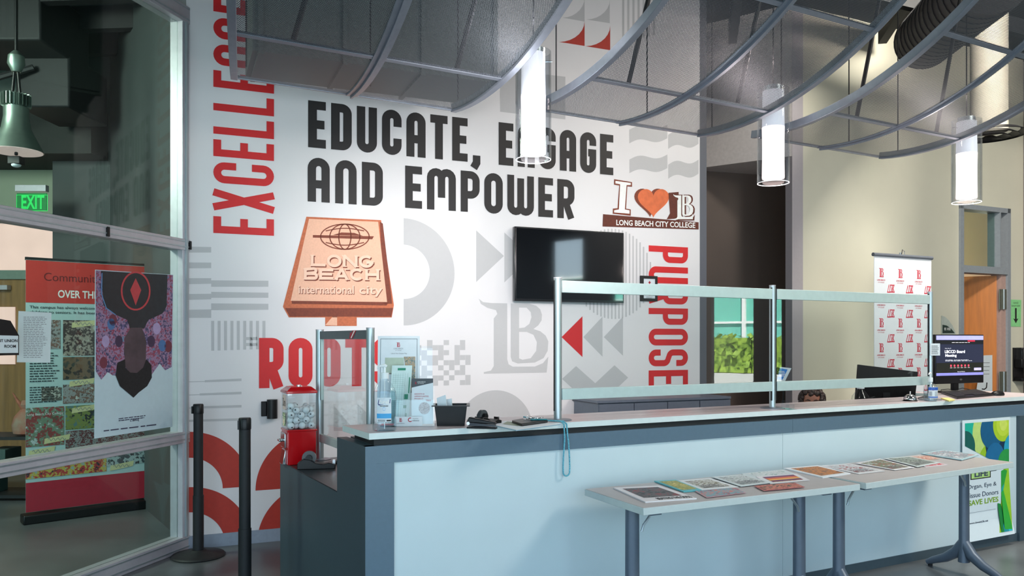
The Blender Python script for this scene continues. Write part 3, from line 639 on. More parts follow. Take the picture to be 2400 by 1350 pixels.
# ---- printed "I heart LB" sign
mpoly('printed_plinth', mat('print_brown', (92, 36, 18), .65, var=.2, scale=60), [(1413, 502), (1637, 521), (1637, 538), (1412, 531)], 2)
mshape('printed_lettering', WHINK, lambda b: put_text(b, 'LONG BEACH CITY COLLEGE', lambda x, y: mpx(3)(x, 528-y+(x-1444)*.036), 1444, 0, 1629, 13, .02))
mpoly('printed_letter', O3, [(1439, 420), (1481, 427), (1481, 438), (1470, 437), (1467, 489), (1478, 491), (1478, 506), (1436, 501), (1436, 489), (1447, 488), (1451, 435), (1439, 433)], 2)
mpoly('printed_letter', WHINK, [(1442, 424), (1478, 429), (1478, 434), (1468, 434), (1464, 491), (1475, 493), (1475, 501), (1439, 498), (1439, 493), (1450, 491), (1453, 432), (1442, 430)], 3)
def heart(cx, cy, s, dx=0): 
    return [(cx+dx+s*.062*16*math.sin(t)**3, cy-s*.062*(13*math.cos(t)-5*math.cos(2*t)-2*math.cos(3*t)-math.cos(4*t))*1.02) for t in [2*PI*i/44 for i in range(44)]]
mpoly('printed_heart', O3, heart(1523, 470, 37, 0), 2); mpoly('printed_heart', mat('print_heart_orange', (214, 104, 56), .6, var=.12, scale=20), heart(1531, 471, 37, 0), 3)
BR = mat('print_brown', (92, 36, 18))
mpoly('printed_letter', BR, [(1566, 452), (1590, 450), (1593, 512), (1562, 514), (1570, 500)], 3)
mshape('printed_letter', BR, lambda b: lb_logo(b, mpx(4), 1580, 517, 1628, 453)); mshape('printed_letter', WHINK, lambda b: lb_logo(b, mpx(5), 1577, 514, 1624, 455))
# ------------------------------------------------------------------ reception counter
CRZ = CFR.rz; CF = frame((-.666, 3.60, 0), CRZ)
LAM = mat('laminate_slate', (90, 112, 128), .38, var=.03, scale=40); LAM_SHADED = mat('laminate_slate_shaded', (66, 82, 90), .42, var=.04, scale=40)  # second is the same laminate with the end's shade put into its colour
PANEL = mat('laminate_pale_blue_grey', (200, 216, 220), .42, var=.02, scale=4)
SLABT = mat('slab_pinkish_grey_laminate', (190, 178, 180), .34, var=.05, scale=8, stretch=(1, 14, 1)); EDGE = mat('slab_edge_white', (214, 224, 222), .4, var=.03)
L_ = 5.29; SK = -.046
rc = thing('reception_counter', 'long slate and pale blue reception counter with stepped left end', 'counter', (-.666, 3.6, 0), CRZ)
def cp(poly, z0, z1): return MB().prism([(CF(x, y).x, CF(x, y).y) for x, y in poly], z0, z1)
obj('end_panel', MB().loft([CF(0, 0, 0), CF(.03, 0, 0), CF(.03-SK*0+SK*1.55, 1.55, 0), CF(SK*1.55, 1.55, 0)], [CF(0, 0, .737), CF(.03, 0, .737), CF(.03+SK*1.55, 1.55, .737), CF(SK*1.55, 1.55, .737)]), LAM_SHADED, rc)
obj('end_panel', MB().loft([CF(0, 0, .737), CF(.05, 0, .737), CF(.05+SK*.41, .41, .737), CF(SK*.41, .41, .737)], [CF(0, 0, 1.012), CF(.05, 0, 1.012), CF(.05+SK*.41, .41, 1.012), CF(SK*.41, .41, 1.012)]), LAM_SHADED, rc)
sq = CFR.uv(1858, 1000)[0]
for x0, x1 in ((.05, sq-.001), (sq+.001, L_)): obj('front_frame', cp([(x0, .0), (x1, .0), (x1, .05), (x0, .05)], .931, 1.012), LAM, rc)
obj('front_frame', cp([(0, -.002), (.137, -.002), (.137, .03), (0, .03)], .0, .931), LAM, rc)
obj('front_frame', cp([(0, -.002), (.05, -.002), (.05, .04), (0, .04)], .931, 1.012), LAM, rc)
obj('front_frame', cp([(4.99, -.012), (L_, -.012), (L_, .03), (4.99, .03)], .0, .931), LAM_SHADED, rc)
sP = [.137, CFR.uv(1838, 1100)[0], 4.99]
for i in range(2): obj('front_panel', cp([(sP[i]+.001, .012), (sP[i+1]-.001, .012), (sP[i+1]-.001, .035), (sP[i]+.001, .035)], .058, .931), PANEL, rc)
obj('kick_base', cp([(.137, .006), (4.99, .006), (4.99, .03), (.137, .03)], 0, .058), LAM_SHADED, rc)
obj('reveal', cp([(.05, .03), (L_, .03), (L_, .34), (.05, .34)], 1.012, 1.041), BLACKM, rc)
obj('inner_panel', cp([(.05, .39), (L_, .39), (L_, .41), (.05, .41)], 0, 1.012), LAM_SHADED, rc)
obj('back_shelf', cp([(.05, .05), (L_, .05), (L_, .39), (.05, .39)], .98, 1.012), LAM_SHADED, rc)
ct = thing('countertop', 'long narrow pinkish grey transaction top with a pale edge', 'countertop', (-.666, 3.6, 1.041), CRZ)
sl = lambda o: [(.022+o, .012+o), (L_+.18, .012+o), (L_+.18, .70-o), (4.73+o, .70-o), (4.73+o, .40-o), (.006+o, .40-o)]
obj('return_box', cp([(4.77, .411), (L_, .411), (L_, .66), (4.77, .66)], 0, 1.041), LAM_SHADED, rc)
obj('edge_band', cp(sl(0), 1.041, 1.0692), EDGE, ct); obj('top_surface', cp(sl(.0025), 1.0692, 1.0702), SLABT, ct)
wd_ = thing('work_desk', 'dark lower work surface behind the left end of the counter', 'desk', (-.3, 4.6, .71), CRZ)
obj('desk_top', cp([(SK*.42+.002, .42), (.62, .42), (.62, 1.55), (SK*1.55+.002, 1.55)], .7371, .742), mat('desk_black_laminate', (44, 48, 52), .3, var=.1), wd_)
obj('desk_core', cp([(SK*.42+.035, .42), (.62, .42), (.62, 1.55), (SK*1.55+.035, 1.55)], .70, .737), LAM_SHADED, wd_)
obj('desk_side', cp([(.6, .42), (.62, .42), (.62, 1.55), (.6, 1.55)], 0, .70), LAM_SHADED, wd_)
# low cabinet shape standing in for the strip of bare slate wall
a0, a1 = MUR.uv(1338, 930)[0], MUR.uv(1637, 930)[0]
cz = thing('stand_in_cabinet', 'low slate blue block standing in for the bare wall below the mural', 'cabinet', MUR.at((a0+a1)/2, 0, .3), MUR.rz)
def mbx(x0, x1, o0, o1, z0, z1): return MB().loft([MUR.at(x0, z0, o0), MUR.at(x1, z0, o0), MUR.at(x1, z0, o1), MUR.at(x0, z0, o1)], [MUR.at(x0, z1, o0), MUR.at(x1, z1, o0), MUR.at(x1, z1, o1), MUR.at(x0, z1, o1)])
SLB = mat('stand_in_slate_blue', (92, 100, 114), .5, var=.04)
obj('body', mbx(a0+.02, a1, .45, .02, .06, .98), SLB, cz); obj('top', mbx(a0, a1, .47, .02, .98, 1.0), SLB, cz); obj('plinth', mbx(a0+.04, a1-.02, .42, .05, 0, .06), BLACKM, cz)
nn_ = 4
for i in range(nn_):
    x0 = a0+.02+(a1-a0-.02)*i/nn_; x1 = a0+.02+(a1-a0-.02)*(i+1)/nn_; d_ = obj('door', mbx(x0+.004, x1-.004, .468, .45, .07, .97), SLB, cz); obj('handle', mbx(x1-.04, x1-.03, .485, .468, .7, .85), ALU, d_)
# ------------------------------------------------------------------ acrylic screens
P1, P2, P3 = (.242, 4.21), (1.62, 4.937), (2.963, 5.624)
SF = VP(*P1, P3[0]-P1[0], P3[1]-P1[1]); Ls = math.hypot(P3[0]-P1[0], P3[1]-P1[1]); Lm = math.hypot(P2[0]-P1[0], P2[1]-P1[1])
sg = thing('sneeze_guard', 'clear acrylic screen in two bays with three aluminium posts on the counter', 'screen', (*P1, 1.07), SF.rz)
RAIL = mat('rail_aluminium', (188, 206, 204), .45, .35, var=.03)
for k_, (p, r, ht) in enumerate(((P1, .021, 1.822), (P2, .019, 1.83), (P3, .017, 1.832))):
    po = obj('post', MB().cyl((*p, 1.076), (*p, ht), r, 24), ALU, sg)
    obj('post_cap', MB().cyl((*p, ht), (*p, ht+.006), r*1.05, 24), ALUP, po)
    obj('base_disc', MB().lathe([(.075, 0), (.075, .003), (.07, .006), (.03, .008)], (*p, 1.0705), 32), STEEL, sg)
    for a_ in (-1, 1): obj('slot', MB().bx(lambda x, y, z: SF.at({0: 0, 1: Lm, 2: Ls}[k_]+x, z, y), a_*r*.93-.003, a_*r*.93+.003, -.005, .005, 1.12, ht-.01), BLACKM, po)
def sbar(u0, u1, o0, o1, z0, z1): return MB().bx(lambda x, y, z: SF.at(x, z, y), u0, u1, o0, o1, z0, z1)
for x0, x1 in ((.022, Lm-.022), (Lm+.02, Ls-.018)):
    obj('rail', sbar(x0, x1, -.012, .012, 1.748, 1.812), RAIL, sg, bevel=.002); obj('rail', sbar(x0, x1, -.012, .012, 1.178, 1.237), RAIL, sg, bevel=.002)
    obj('acrylic_sheet', sbar(x0, x1, -.002, .002, 1.237, 1.748), ACR, sg)
# side screen on the low desk
S2 = VP(-1.213, 5.01, -.58, 1)
q1, q2 = Vector((-1.213, 5.01, 0)), Vector((-.752, 4.215, 0)); dl_ = (q2-q1).length
s2 = thing('side_screen', 'narrow aluminium framed screen standing on the low desk beside the red machine', 'screen', (-1.213, 5.01, .742), 0)
s2f = lambda x, y, z: q1+(q2-q1)*(x/dl_)+Vector(((q2-q1).y, -(q2-q1).x, 0)).normalized()*y+Vector((0, 0, z))
for x, r in ((0, .025), (dl_, .022)):
    p = s2f(x, 0, 0); po = obj('post', MB().cyl((p.x, p.y, .748), (p.x, p.y, 1.556), r, 24), ALU, s2); obj('post_cap', MB().cyl((p.x, p.y, 1.556), (p.x, p.y, 1.562), r*1.04, 24), ALUP, po)
    obj('base_disc', MB().lathe([(.07, 0), (.07, .003), (.03, .006)], (p.x, p.y, .7425), 28), STEEL, s2)
GB = mat('screen_band_grey', (84, 90, 96), .5)
tb = obj('top_band', MB().bx(s2f, .025, dl_-.02, -.008, .008, 1.50, 1.549), GB, s2)
obj('rail', MB().bx(s2f, .025, dl_-.02, -.01, .01, .855, .905), RAIL, s2, bevel=.002)
obj('edge_channel', MB().bx(s2f, .03, .058, -.008, .008, 1.12, 1.5), RAIL, s2)
obj('acrylic_sheet', MB().bx(s2f, .058, dl_-.02, -.002, .002, .905, 1.5), ACR, s2)
st = MB(); tf = lambda x, z: s2f(x, -.0095, z)
for sgn in (-1, 1):
    pass
fr_s = lambda x, z: s2f(x, .0095, z)
for fnn in (tf, fr_s): poly(st, fnn, [(.60, 1.502), (.66, 1.505), (.72, 1.548), (.66, 1.549), (.64, 1.535), (.615, 1.54)])
flat('sticker', st, CRIM, tb); st = MB()
for fnn in (lambda x, z: s2f(x, -.0100, z), lambda x, z: s2f(x, .0100, z)): poly(st, fnn, [(.625, 1.506), (.64, 1.506), (.70, 1.546), (.68, 1.547)])
flat('sticker_stripe', st, WHINK, tb)
# ------------------------------------------------------------------ queue posts and wall belt unit
def stanchion(loc, label):
    t = thing('belt_post', label, 'post')
    obj('base', MB().lathe([(.175, 0), (.18, .006), (.17, .016), (.06, .034), (.045, .045)], (0, 0, 0), 40), BLACKM, t)
    obj('tube', MB().cyl((0, 0, .04), (0, 0, .99), .032, 24), BLACKM, t)
    obj('collar', MB().cyl((0, 0, .04), (0, 0, .42), .036, 24), BLACKM, t)
    hd = obj('head', MB().lathe([(.034, .985), (.035, .99), (.035, 1.045), (.031, 1.052)], (0, 0, 0), 24), BLACK, t)
    obj('belt_end', MB().box((-.034, -.01, 1.012), (.01, .03, .05)), BLACK, hd)
    t.location = loc; return t
t0 = stanchion((-2.17, 5.49, 0), 'black queue post with round base beside the glass partition')
dup(t0, (-1.525, 4.53, 0), .3, 'nearer black queue post just left of the red ball machine')
wu = thing('belt_wall_unit', 'small black wall mounted belt unit left of the red ball machine', 'belt unit', MUR.pt(630, 960, 0), MUR.rz)
f_ = lambda x, y, z: MUR.at(MUR.uv(630, 960)[0]+x, .985+z, y)
obj('body', MB().cyl(f_(.02, .04, -.07), f_(.02, .04, .07), .038, 24), BLACK, wu); obj('wall_plate', MB().bx(f_, -.055, .03, .0, .012, -.055, .055), BLACKM, wu, bevel=.003); obj('belt_clip', MB().bx(f_, -.05, -.02, .012, .03, -.05, .05), BLACK, wu, bevel=.003)
# ------------------------------------------------------------------ red ball machine
RED = mat('enamel_red', (190, 10, 20), .22, var=.03, coat=.6)
gm0 = onH(666, 1090.6, .742); gc = frame((gm0.x+.025, gm0.y-.015, .742), CRZ)
gm = thing('ball_machine', 'red coin machine with a clear box full of white balls', 'vending machine', gc(.085, .09), CRZ)
W_, D_ = .172, .18
obj('body', MB().bx(gc, 0, W_, 0, D_, .0, .205), RED, gm, bevel=.006)
obj('collar', MB().bx(gc, -.004, W_+.004, -.004, D_+.004, .200, .212), RED, gm, bevel=.003)
for a_ in ((.0, W_, .0, .003), (.0, W_, D_-.003, D_), (.0, .003, .003, D_-.003), (W_-.003, W_, .003, D_-.003)): obj('clear_wall', MB().bx(gc, a_[0], a_[1], a_[2], a_[3], .212, .43), CLEAR, gm)
obj('lid', MB().loft([gc(-.006, -.006, .43), gc(W_+.006, -.006, .43), gc(W_+.006, D_+.006, .43), gc(-.006, D_+.006, .43)], [gc(-.006, -.006, .445), gc(W_+.006, -.006, .445), gc(W_+.006, D_+.006, .445), gc(-.006, D_+.006, .445)]).loft([gc(-.004, -.004, .445), gc(W_+.004, -.004, .445), gc(W_+.004, D_+.004, .445), gc(-.004, D_+.004, .445)], [gc(.025, .025, .47), gc(W_-.025, .025, .47), gc(W_-.025, D_-.025, .47), gc(.025, D_-.025, .47)]), RED, gm, bevel=.003)
obj('lock', MB().cyl(gc(W_/2, D_/2, .468), gc(W_/2, D_/2, .478), .014), CHROME, gm)
cm = obj('coin_mechanism', MB().bx(gc, -.012, 0, .03, .15, .1, .19), CHROME, gm, bevel=.004)
obj('crank', MB().cyl(gc(-.012, .09, .145), gc(-.034, .09, .145), .01).box(gc(-.034, .09, .145), (.008, .05, .014), CRZ), CHROME, cm, bevel=.003)
obj('chute', MB().loft([gc(-.022, .04, .0), gc(0, .04, .0), gc(0, .14, .0), gc(-.022, .14, .0)], [gc(-.006, .04, .09), gc(0, .04, .09), gc(0, .14, .09), gc(-.006, .14, .09)]), CHROME, gm, bevel=.004)
st = MB(); cfn = lambda x, z: gc(-.0012, D_-x, z); rect(st, cfn, .04, .33, .13, .42); stk = flat('price_sticker', st, mat('sticker_pink', (226, 196, 186), .6), gm)
st = MB(); put_text(st, 'Dru', lambda x, z: gc(-.0022, D_-x, z), .05, .35, .12, .40); flat('sticker_print', st, INK, stk)
st = MB(); rect(st, cfn, .04, .23, .12, .31); flat('picture_sticker', st, mat_photo('pic_sticker', [(220, 90, 60), (240, 220, 190), (90, 140, 90)], 60), gm)
BW = mat('ball_white', (236, 238, 238), .35, var=.01)
R_ = .0212; rnd = random.Random(3); B_ = [[rnd.uniform(R_, W_-R_-.004), rnd.uniform(R_, D_-R_-.004), .214+R_+rnd.random()*.3] for _ in range(52)]
for it in range(900):
    g_ = .0012 if it < 700 else .0
    for b in B_: b[2] -= g_
    for _ in range(2):
        for i in range(len(B_)):
            for j in range(i):
                d = [B_[i][k]-B_[j][k] for k in range(3)]; l = math.sqrt(sum(x*x for x in d))+1e-9
                if l < 2*R_:
                    c = (2*R_-l)/2/l
                    for k in range(3): B_[i][k] += d[k]*c; B_[j][k] -= d[k]*c
        for b in B_:
            b[0] = min(max(b[0], R_+.0035), W_-R_-.0035); b[1] = min(max(b[1], R_+.0035), D_-R_-.0035); b[2] = max(b[2], .213+R_)
b0 = obj('ball', MB().ball((0, 0, 0), R_, 20, 12), BW)
tag(b0, 'small white ball printed with a black emblem inside the red coin machine', 'ball', 'white balls in the red coin machine')
em = MB(); 
def sph(x, y): 
    a = x/R_; b = y/R_; return Vector((math.sin(a)*math.cos(b), -math.cos(a)*math.cos(b), math.sin(b)))*(R_+.0002)
poly(em, sph, [(-.006, -.006), (-.001, -.002), (.004, -.007), (.006, .001), (.002, .006), (-.001, .002), (-.005, .005)])
obj('emblem', em, INK, b0, recalc=False)
for i, b in enumerate(B_):
    o = b0 if i == 0 else b0.copy()
    if i: 
        C.objects.link(o); e = b0.children[0].copy(); C.objects.link(e); e.parent = o
    o.location = gc(*b); o.rotation_euler = (rnd.uniform(-.7, .9), 0, CRZ+rnd.uniform(-1.6, 1.6))
# ------------------------------------------------------------------ tape dispensers, stapler
def tape_disp(name, label, loc, rz, s=1.0, cat='tape dispenser'):
    t = thing(name, label, cat, loc, rz); f = frame(loc, rz)
    prof = [(-.09, 0), (.09, 0), (.092, .022), (.06, .03), (.035, .022), (.0, .028), (-.03, .046), (-.06, .05), (-.088, .03)]
    A = [f(x*s, -.032*s, z*s) for x, z in prof]; Bq = [f(x*s, .032*s, z*s) for x, z in prof]
    obj('body', MB().loft(A, Bq), BLACK, t, bevel=.003)
    obj('tape_roll', MB().cyl(f(-.035*s, -.01*s, .052*s), f(-.035*s, .01*s, .052*s), .034*s, 28), mat('tape_grey', (70, 72, 74), .3), t)
    obj('hub', MB().cyl(f(-.035*s, -.028*s, .052*s), f(-.035*s, .028*s, .052*s), .016*s, 20), BLACK, t)
    obj('cutter', MB().bx(f, .078*s, .09*s, -.014*s, .014*s, .022*s, .04*s), CHROME, t); return t
p = onH(738, 1100, .742); tape_disp('tape_dispenser', 'black desk tape dispenser in front of the red ball machine', (p.x, p.y+.04, .742), .15, 1.2)
p = onH(790, 1075, .742); 
pm = thing('hole_punch', 'black hole punch behind the tape dispenser on the low desk', 'hole punch', (-1.0, 4.86, .742), .2); f = frame((-1.0, 4.86, .742), .2)
obj('base', MB().bx(f, -.075, .075, -.04, .04, 0, .022), BLACK, pm, bevel=.004); obj('lever', MB().loft([f(-.07, -.03, .035), f(.07, -.03, .06), f(.07, .03, .06), f(-.07, .03, .035)], [f(-.07, -.03, .045), f(.07, -.03, .075), f(.07, .03, .075), f(-.07, .03, .045)]), BLACK, pm, bevel=.004); obj('bracket', MB().bx(f, -.05, .03, -.028, .028, .022, .042), CHROME, pm)
p = onH(1140, 999, 1.07); tape_disp('tape_dispenser', 'black tape dispenser beside the black tray on the counter', (p.x+.0, p.y+.05, 1.0702), .9, .92)
p = onH(1128, 1006, 1.07); sp_ = thing('stapler', 'black stapler lying in front of the tape dispenser on the counter', 'stapler', (p.x, p.y+.02, 1.0702), -.25); f = frame((p.x, p.y+.025, 1.0702), -.25)
obj('base', MB().bx(f, -.07, .075, -.017, .017, 0, .009), BLACK, sp_, bevel=.002); obj('magazine', MB().loft([f(-.065, -.01, .012), f(.07, -.01, .012), f(.07, .01, .012), f(-.065, .01, .012)], [f(-.065, -.01, .028), f(.07, -.01, .021), f(.07, .01, .021), f(-.065, .01, .028)]), mat('dark_steel', (60, 62, 66), .3, .8), sp_)
obj('arm', MB().loft([f(-.072, -.016, .03), f(.076, -.014, .023), f(.076, .014, .023), f(-.072, .016, .03)], [f(-.06, -.014, .055), f(.07, -.012, .034), f(.07, .012, .034), f(-.06, .014, .055)]), BLACK, sp_, bevel=.004)
obj('hinge', MB().cyl(f(-.062, -.017, .025), f(-.062, .017, .025), .008), CHROME, sp_)
# ------------------------------------------------------------------ pump bottles
def pump_bottle(name, label, loc, r, h, sq, rz, lab, water=.75):
    t = thing(name, label, 'bottle', loc, rz)
    k = r
    pr = [(k*.9, 0), (k, .006), (k, h*.20), (k*.93, h*.26), (k*.97, h*.42), (k, h*.62), (k*.92, h*.76), (k*.62, h*.90), (k*.3, h*.96), (k*.3, h)]
    obj('bottle_body', MB().lathe(pr, loc, 32, 1, sq, rz), CLEAR, t)
    obj('gel', MB().lathe([(a*.95, min(b, h*water)+.003) for a, b in pr if b <= h*water+.001] + [(k*.9, h*water+.003)], loc, 32, 1, sq, rz), mat_glass('clear_gel', (236, 244, 248), 1.2, .02), t)
    z = loc[2]
    WP = mat('white_plastic', (226, 232, 232), .35, var=.01)
    pm_ = obj('pump_collar', MB().cyl((loc[0], loc[1], z+h), (loc[0], loc[1], z+h+.028), k*.36, 20), WP, t)
    obj('pump_stem', MB().cyl((loc[0], loc[1], z+h+.028), (loc[0], loc[1], z+h+.055), k*.12, 12), WP, t)
    f = frame(loc, rz+.2); hh = h+.055
    obj('pump_head', MB().tube([f(k*.15, 0, hh), f(0, 0, hh+.006), f(-k*.4, 0, hh+.004), f(-k*.62, 0, hh-.006)], [k*.16, k*.17, k*.1, k*.07]), WP, t)
    obj('dip_tube', MB().cyl((loc[0], loc[1], z+.01), (loc[0], loc[1], z+h), .0025, 8), WP, t)
    return t
pb = (-.598, 3.722, 1.0702); bot = pump_bottle('sanitizer_bottle', 'large clear pump bottle of hand sanitizer with a blue and white label', pb, .056, .245, .62, .1, None)
def wrap(rx, ry, c, rz, off=.001):
    def f(x, z):
        a = -PI/2+x; R = off; X = (rx+R)*math.cos(a); Y = (ry+R)*math.sin(a)
        return Vector((c[0]+X*math.cos(rz)-Y*math.sin(rz), c[1]+X*math.sin(rz)+Y*math.cos(rz), c[2]+z))
    return f
def wpatch(b, fn, x0, z0, x1, z1, n=10):
    b.quadstrip([fn(x0+(x1-x0)*i/n, z0) for i in range(n+1)], [fn(x0+(x1-x0)*i/n, z1) for i in range(n+1)])
def wlabel(t, rx, ry, c, rz, x0, x1, z0, z1, items):
    f0 = wrap(rx, ry, c, rz, .0012); b = MB(); wpatch(b, f0, x0, z0, x1, z1); L = flat('label', b, PAPER, t)
    for nm, m, fn in items:
        b = MB(); fn(b, wrap(rx, ry, c, rz, .0022)); flat(nm, b, m, L)
NAVY = mat('navy_ink', (34, 36, 110), .5); SKY = mat('sky_ink', (60, 160, 215), .5)
wlabel(bot, .056, .035, pb, .1, -.62, .62, .045, .158, [
    ('logo', NAVY, lambda b, f: poly(b, f, [(-.52, .128), (-.45, .149), (.0, .153), (.54, .151), (.5, .132), (.0, .128), (-.42, .122)])),
    ('band', SKY, lambda b, f: wpatch(b, f, -.61, .062, .61, .084)),
    ('ring', SKY, lambda b, f: stroke(b, f, [(.12*math.cos(a), .106+.0075*math.sin(a)) for a in [2*PI*i/20 for i in range(20)]], .0016, True)),
    ('print', INK, lambda b, f: (put_text(b, 'ADVANCED', f, -.34, .1165, .34, .1225, .03), rect(b, f, .2, .048, .58, .055), lines(b, f, -.5, .048, .1, .058, 2)))])
b = MB(); f_ = wrap(.056, .035, pb, .1, .003); put_text(b, 'Purell', f_, -.40, .1295, .42, .1475, .03); flat('logo_print', b, WHINK, bot)
# ------------------------------------------------------------------ leaflet holder, sheets, tray with cards
ho = (-.65, 3.93, 1.0702); hr = .1; 
def board(o, rz, x0, x1, z0, z1, y0, tilt):
    """point on a board leaning back by tilt; local (x,z)"""
    f = frame(o, rz); return lambda x, z, off=0: f(x, y0+z*math.sin(tilt)-off*math.cos(tilt), z*math.cos(tilt)+off*-math.sin(tilt)*-1)
hc = thing('leaflet_holder', 'clear tiered leaflet holder on the left end of the counter', 'leaflet holder', ho, hr); f = frame(ho, hr)
def sheet(nm, parent, m, fn, x0, x1, z0, z1, th=.002):
    return obj(nm, MB().slab([fn(x0, z0), fn(x1, z0), fn(x1, z1), fn(x0, z1)], (Vector(fn(0, 0, -1))-Vector(fn(0, 0, 0)))*th), m, parent)
tl = .16
bA = board(ho, hr, 0, 0, 0, 0, .05, tl); bB = board(ho, hr, 0, 0, 0, 0, .0, tl)
sheet('back_plate', hc, CLEAR, board(ho, hr, 0, 0, 0, 0, .062, tl), -.02, .255, 0, .40); sheet('front_pocket', hc, CLEAR, board(ho, hr, 0, 0, 0, 0, -.04, tl*.4), .02, .265, 0, .13)
obj('base_plate', MB().bx(f, .0, .26, -.045, .08, .0, .003), CLEAR, hc)
for x in (.118, .262): obj('divider', MB().bx(f, x-.0015, x+.0015, -.035, .06, .003, .20), CLEAR, hc)
ms = thing('map_sheet', 'tall framed campus map sheet at the back of the leaflet holder', 'sheet', f(.08, .05, .005), hr)
sheet('paper', ms, PAPER, bA, -.022, .19, .01, .452)
fm = lambda off: (lambda x, z: bA(x, z, off))
b = MB(); stroke(b, fm(.0008), [(-.008, .03), (.177, .03), (.177, .437), (-.008, .437)], .0022, True); flat('border', b, mat('border_grey', (96, 110, 116), .6), ms)
b = MB(); lb_logo(b, fm(.0008), .072, .395, .09, .42); flat('logo', b, CRIM, ms)
b = MB(); put_text(b, 'LONG BEACH', fm(.0008), .058, .383, .105, .391); put_text(b, 'CITY COLLEGE', fm(.0008), .066, .375, .097, .380); put_text(b, 'Liberal Arts Campus Map', fm(.0008), .045, .357, .125, .365); flat('lettering', b, TEXTG, ms)
b = MB(); poly(b, fm(.0008), [(.015, .34), (.11, .34), (.11, .29), (.085, .262), (.015, .262)]); flat('map_field', b, mat('map_sage', (176, 190, 172), .6), ms)
b = MB(); poly(b, fm(.0012), [(.11, .345), (.168, .345), (.168, .16), (.13, .16), (.12, .28), (.10, .255), (.02, .255), (.02, .262), (.098, .262), (.118, .29)]); flat('map_photo', b, mat_photo('map_photo', [(50, 62, 56), (92, 110, 84), (130, 140, 140), (190, 160, 120), (70, 84, 70)], 180), ms)
gf = thing('leaflet', 'white and green timetable leaflet leaning beside the sanitizer bottle', 'leaflet', f(.05, .02, .005), hr)
bG = lambda x, z, off=0: f(.0+x*.99+z*.06, .022+z*math.sin(.12)-off, z*math.cos(.12))
sheet('paper', gf, mat('paper_mint', (206, 226, 222), .6), bG, .035, .137, .01, .30)
GR = mat('leaflet_green', (42, 140, 108), .6); g2 = lambda x, z: bG(x, z, .001)
b = MB(); rect(b, g2, .065, .275, .105, .287); rect(b, g2, .105, .13, .125, .155); rect(b, g2, .105, .085, .12, .10); rect(b, g2, .118, .03, .124, .06); rect(b, g2, .125, .16, .13, .24); flat('blocks', b, GR, gf)
b = MB()
for i in range(7): stroke(b, g2, [(.045+i*.012, .03), (.045+i*.012, .26)], .0008)
for i in range(22): stroke(b, g2, [(.042, .03+i*.0105), (.10, .03+i*.0105)], .0007)
flat('table_lines', b, mat('table_line_green', (140, 180, 172), .6), gf)
lf_ = thing('leaflet', 'leaflet with a dark slanted heading and round photo in the front pocket', 'leaflet', f(.2, -.02, .005), hr)
bL = lambda x, z, off=0: f(x, -.022+z*math.sin(.06)-off, z*math.cos(.06)); l2 = lambda x, z: bL(x, z, .001)
sheet('paper', lf_, PAPER, bL, .152, .258, .01, .235)
b = MB(); poly(b, l2, [(.152, .19), (.258, .214), (.258, .235), (.152, .235)]); flat('heading', b, mat('heading_grey', (58, 64, 70), .5), lf_)
b = MB(); lb_logo(b, lambda x, z: bL(x, z, .0015), .168, .207, .176, .219); flat('logo', b, CRIM, lf_)
b = MB(); put_text(b, 'LONG BEACH', lambda x, z: bL(x, z, .0015), .18, .215, .22, .221); put_text(b, 'CITY COLLEGE', lambda x, z: bL(x, z, .0015), .182, .208, .212, .212); flat('heading_lettering', b, WHINK, lf_)
b = MB(); put_text(b, 'GROWTH &', l2, .166, .155, .215, .162); put_text(b, 'OPPORTUNITIES', l2, .166, .143, .236, .150); put_text(b, 'PROJECT', l2, .166, .131, .21, .138); put_text(b, 'TRIO', l2, .222, .122, .248, .130, .02); flat('lettering', b, CRIM, lf_)
b = MB(); poly(b, l2, ell(.215, .088, .028, .03, n=28)[:-1]); flat('photo', b, mat_photo('round_photo', [(60, 60, 70), (130, 110, 110), (180, 170, 172), (96, 80, 90)], 160), lf_)
cdm = thing('leaflet_card', 'white card with a red monogram at the foot of the leaflet holder', 'card', f(.14, -.045, .005), hr)
bC = lambda x, z, off=0: f(x, -.047-off, z); sheet('paper', cdm, PAPER, bC, .07, .205, .003, .05)
b = MB(); lb_logo(b, lambda x, z: bC(x, z, .001), .092, .024, .106, .044); stroke(b, lambda x, z: bC(x, z, .001), arc(.146, .034, .009, 60, 320, 12), .004); flat('logo', b, CRIM, cdm)
b = MB(); put_text(b, 'healthy', lambda x, z: bC(x, z, .001), .158, .036, .186, .043); put_text(b, 'viking', lambda x, z: bC(x, z, .001), .155, .024, .19, .034, .02); put_text(b, 'LONG BEACH', lambda x, z: bC(x, z, .001), .08, .014, .118, .019); flat('lettering', b, TEXTG, cdm)
# tray
tp = onH(1055, 999, 1.07); to = (tp.x, tp.y+.065, 1.0702); f = frame(to, .05)
ty = thing('black_tray', 'deep black plastic tray holding cards on the counter', 'tray', to, .05)
def tapered(x, y, z, X, Y, Z, th, fr):
    m = MB(); n = [(-1, -1), (1, -1), (1, 1), (-1, 1)]; k = 0
    o0 = [fr(a*x, b*y, z) for a, b in n]; o1 = [fr(a*X, b*Y, Z) for a, b in n]; i0 = [fr(a*(x-th), b*(y-th), z+th) for a, b in n]; i1 = [fr(a*(X-th), b*(Y-th), Z) for a, b in n]
    m.add(o0+o1+i1+i0, [(3, 2, 1, 0)]+[(i, (i+1) % 4, 4+(i+1) % 4, 4+i) for i in range(4)]+[(4+i, 4+(i+1) % 4, 8+(i+1) % 4, 8+i) for i in range(4)]+[(8+i, 8+(i+1) % 4, 12+(i+1) % 4, 12+i) for i in range(4)]+[(12, 13, 14, 15)]); return m
obj('tray_body', tapered(.068, .058, 0, .08, .068, .098, .003, f), BLACK, ty, bevel=.003)
rim = MB()
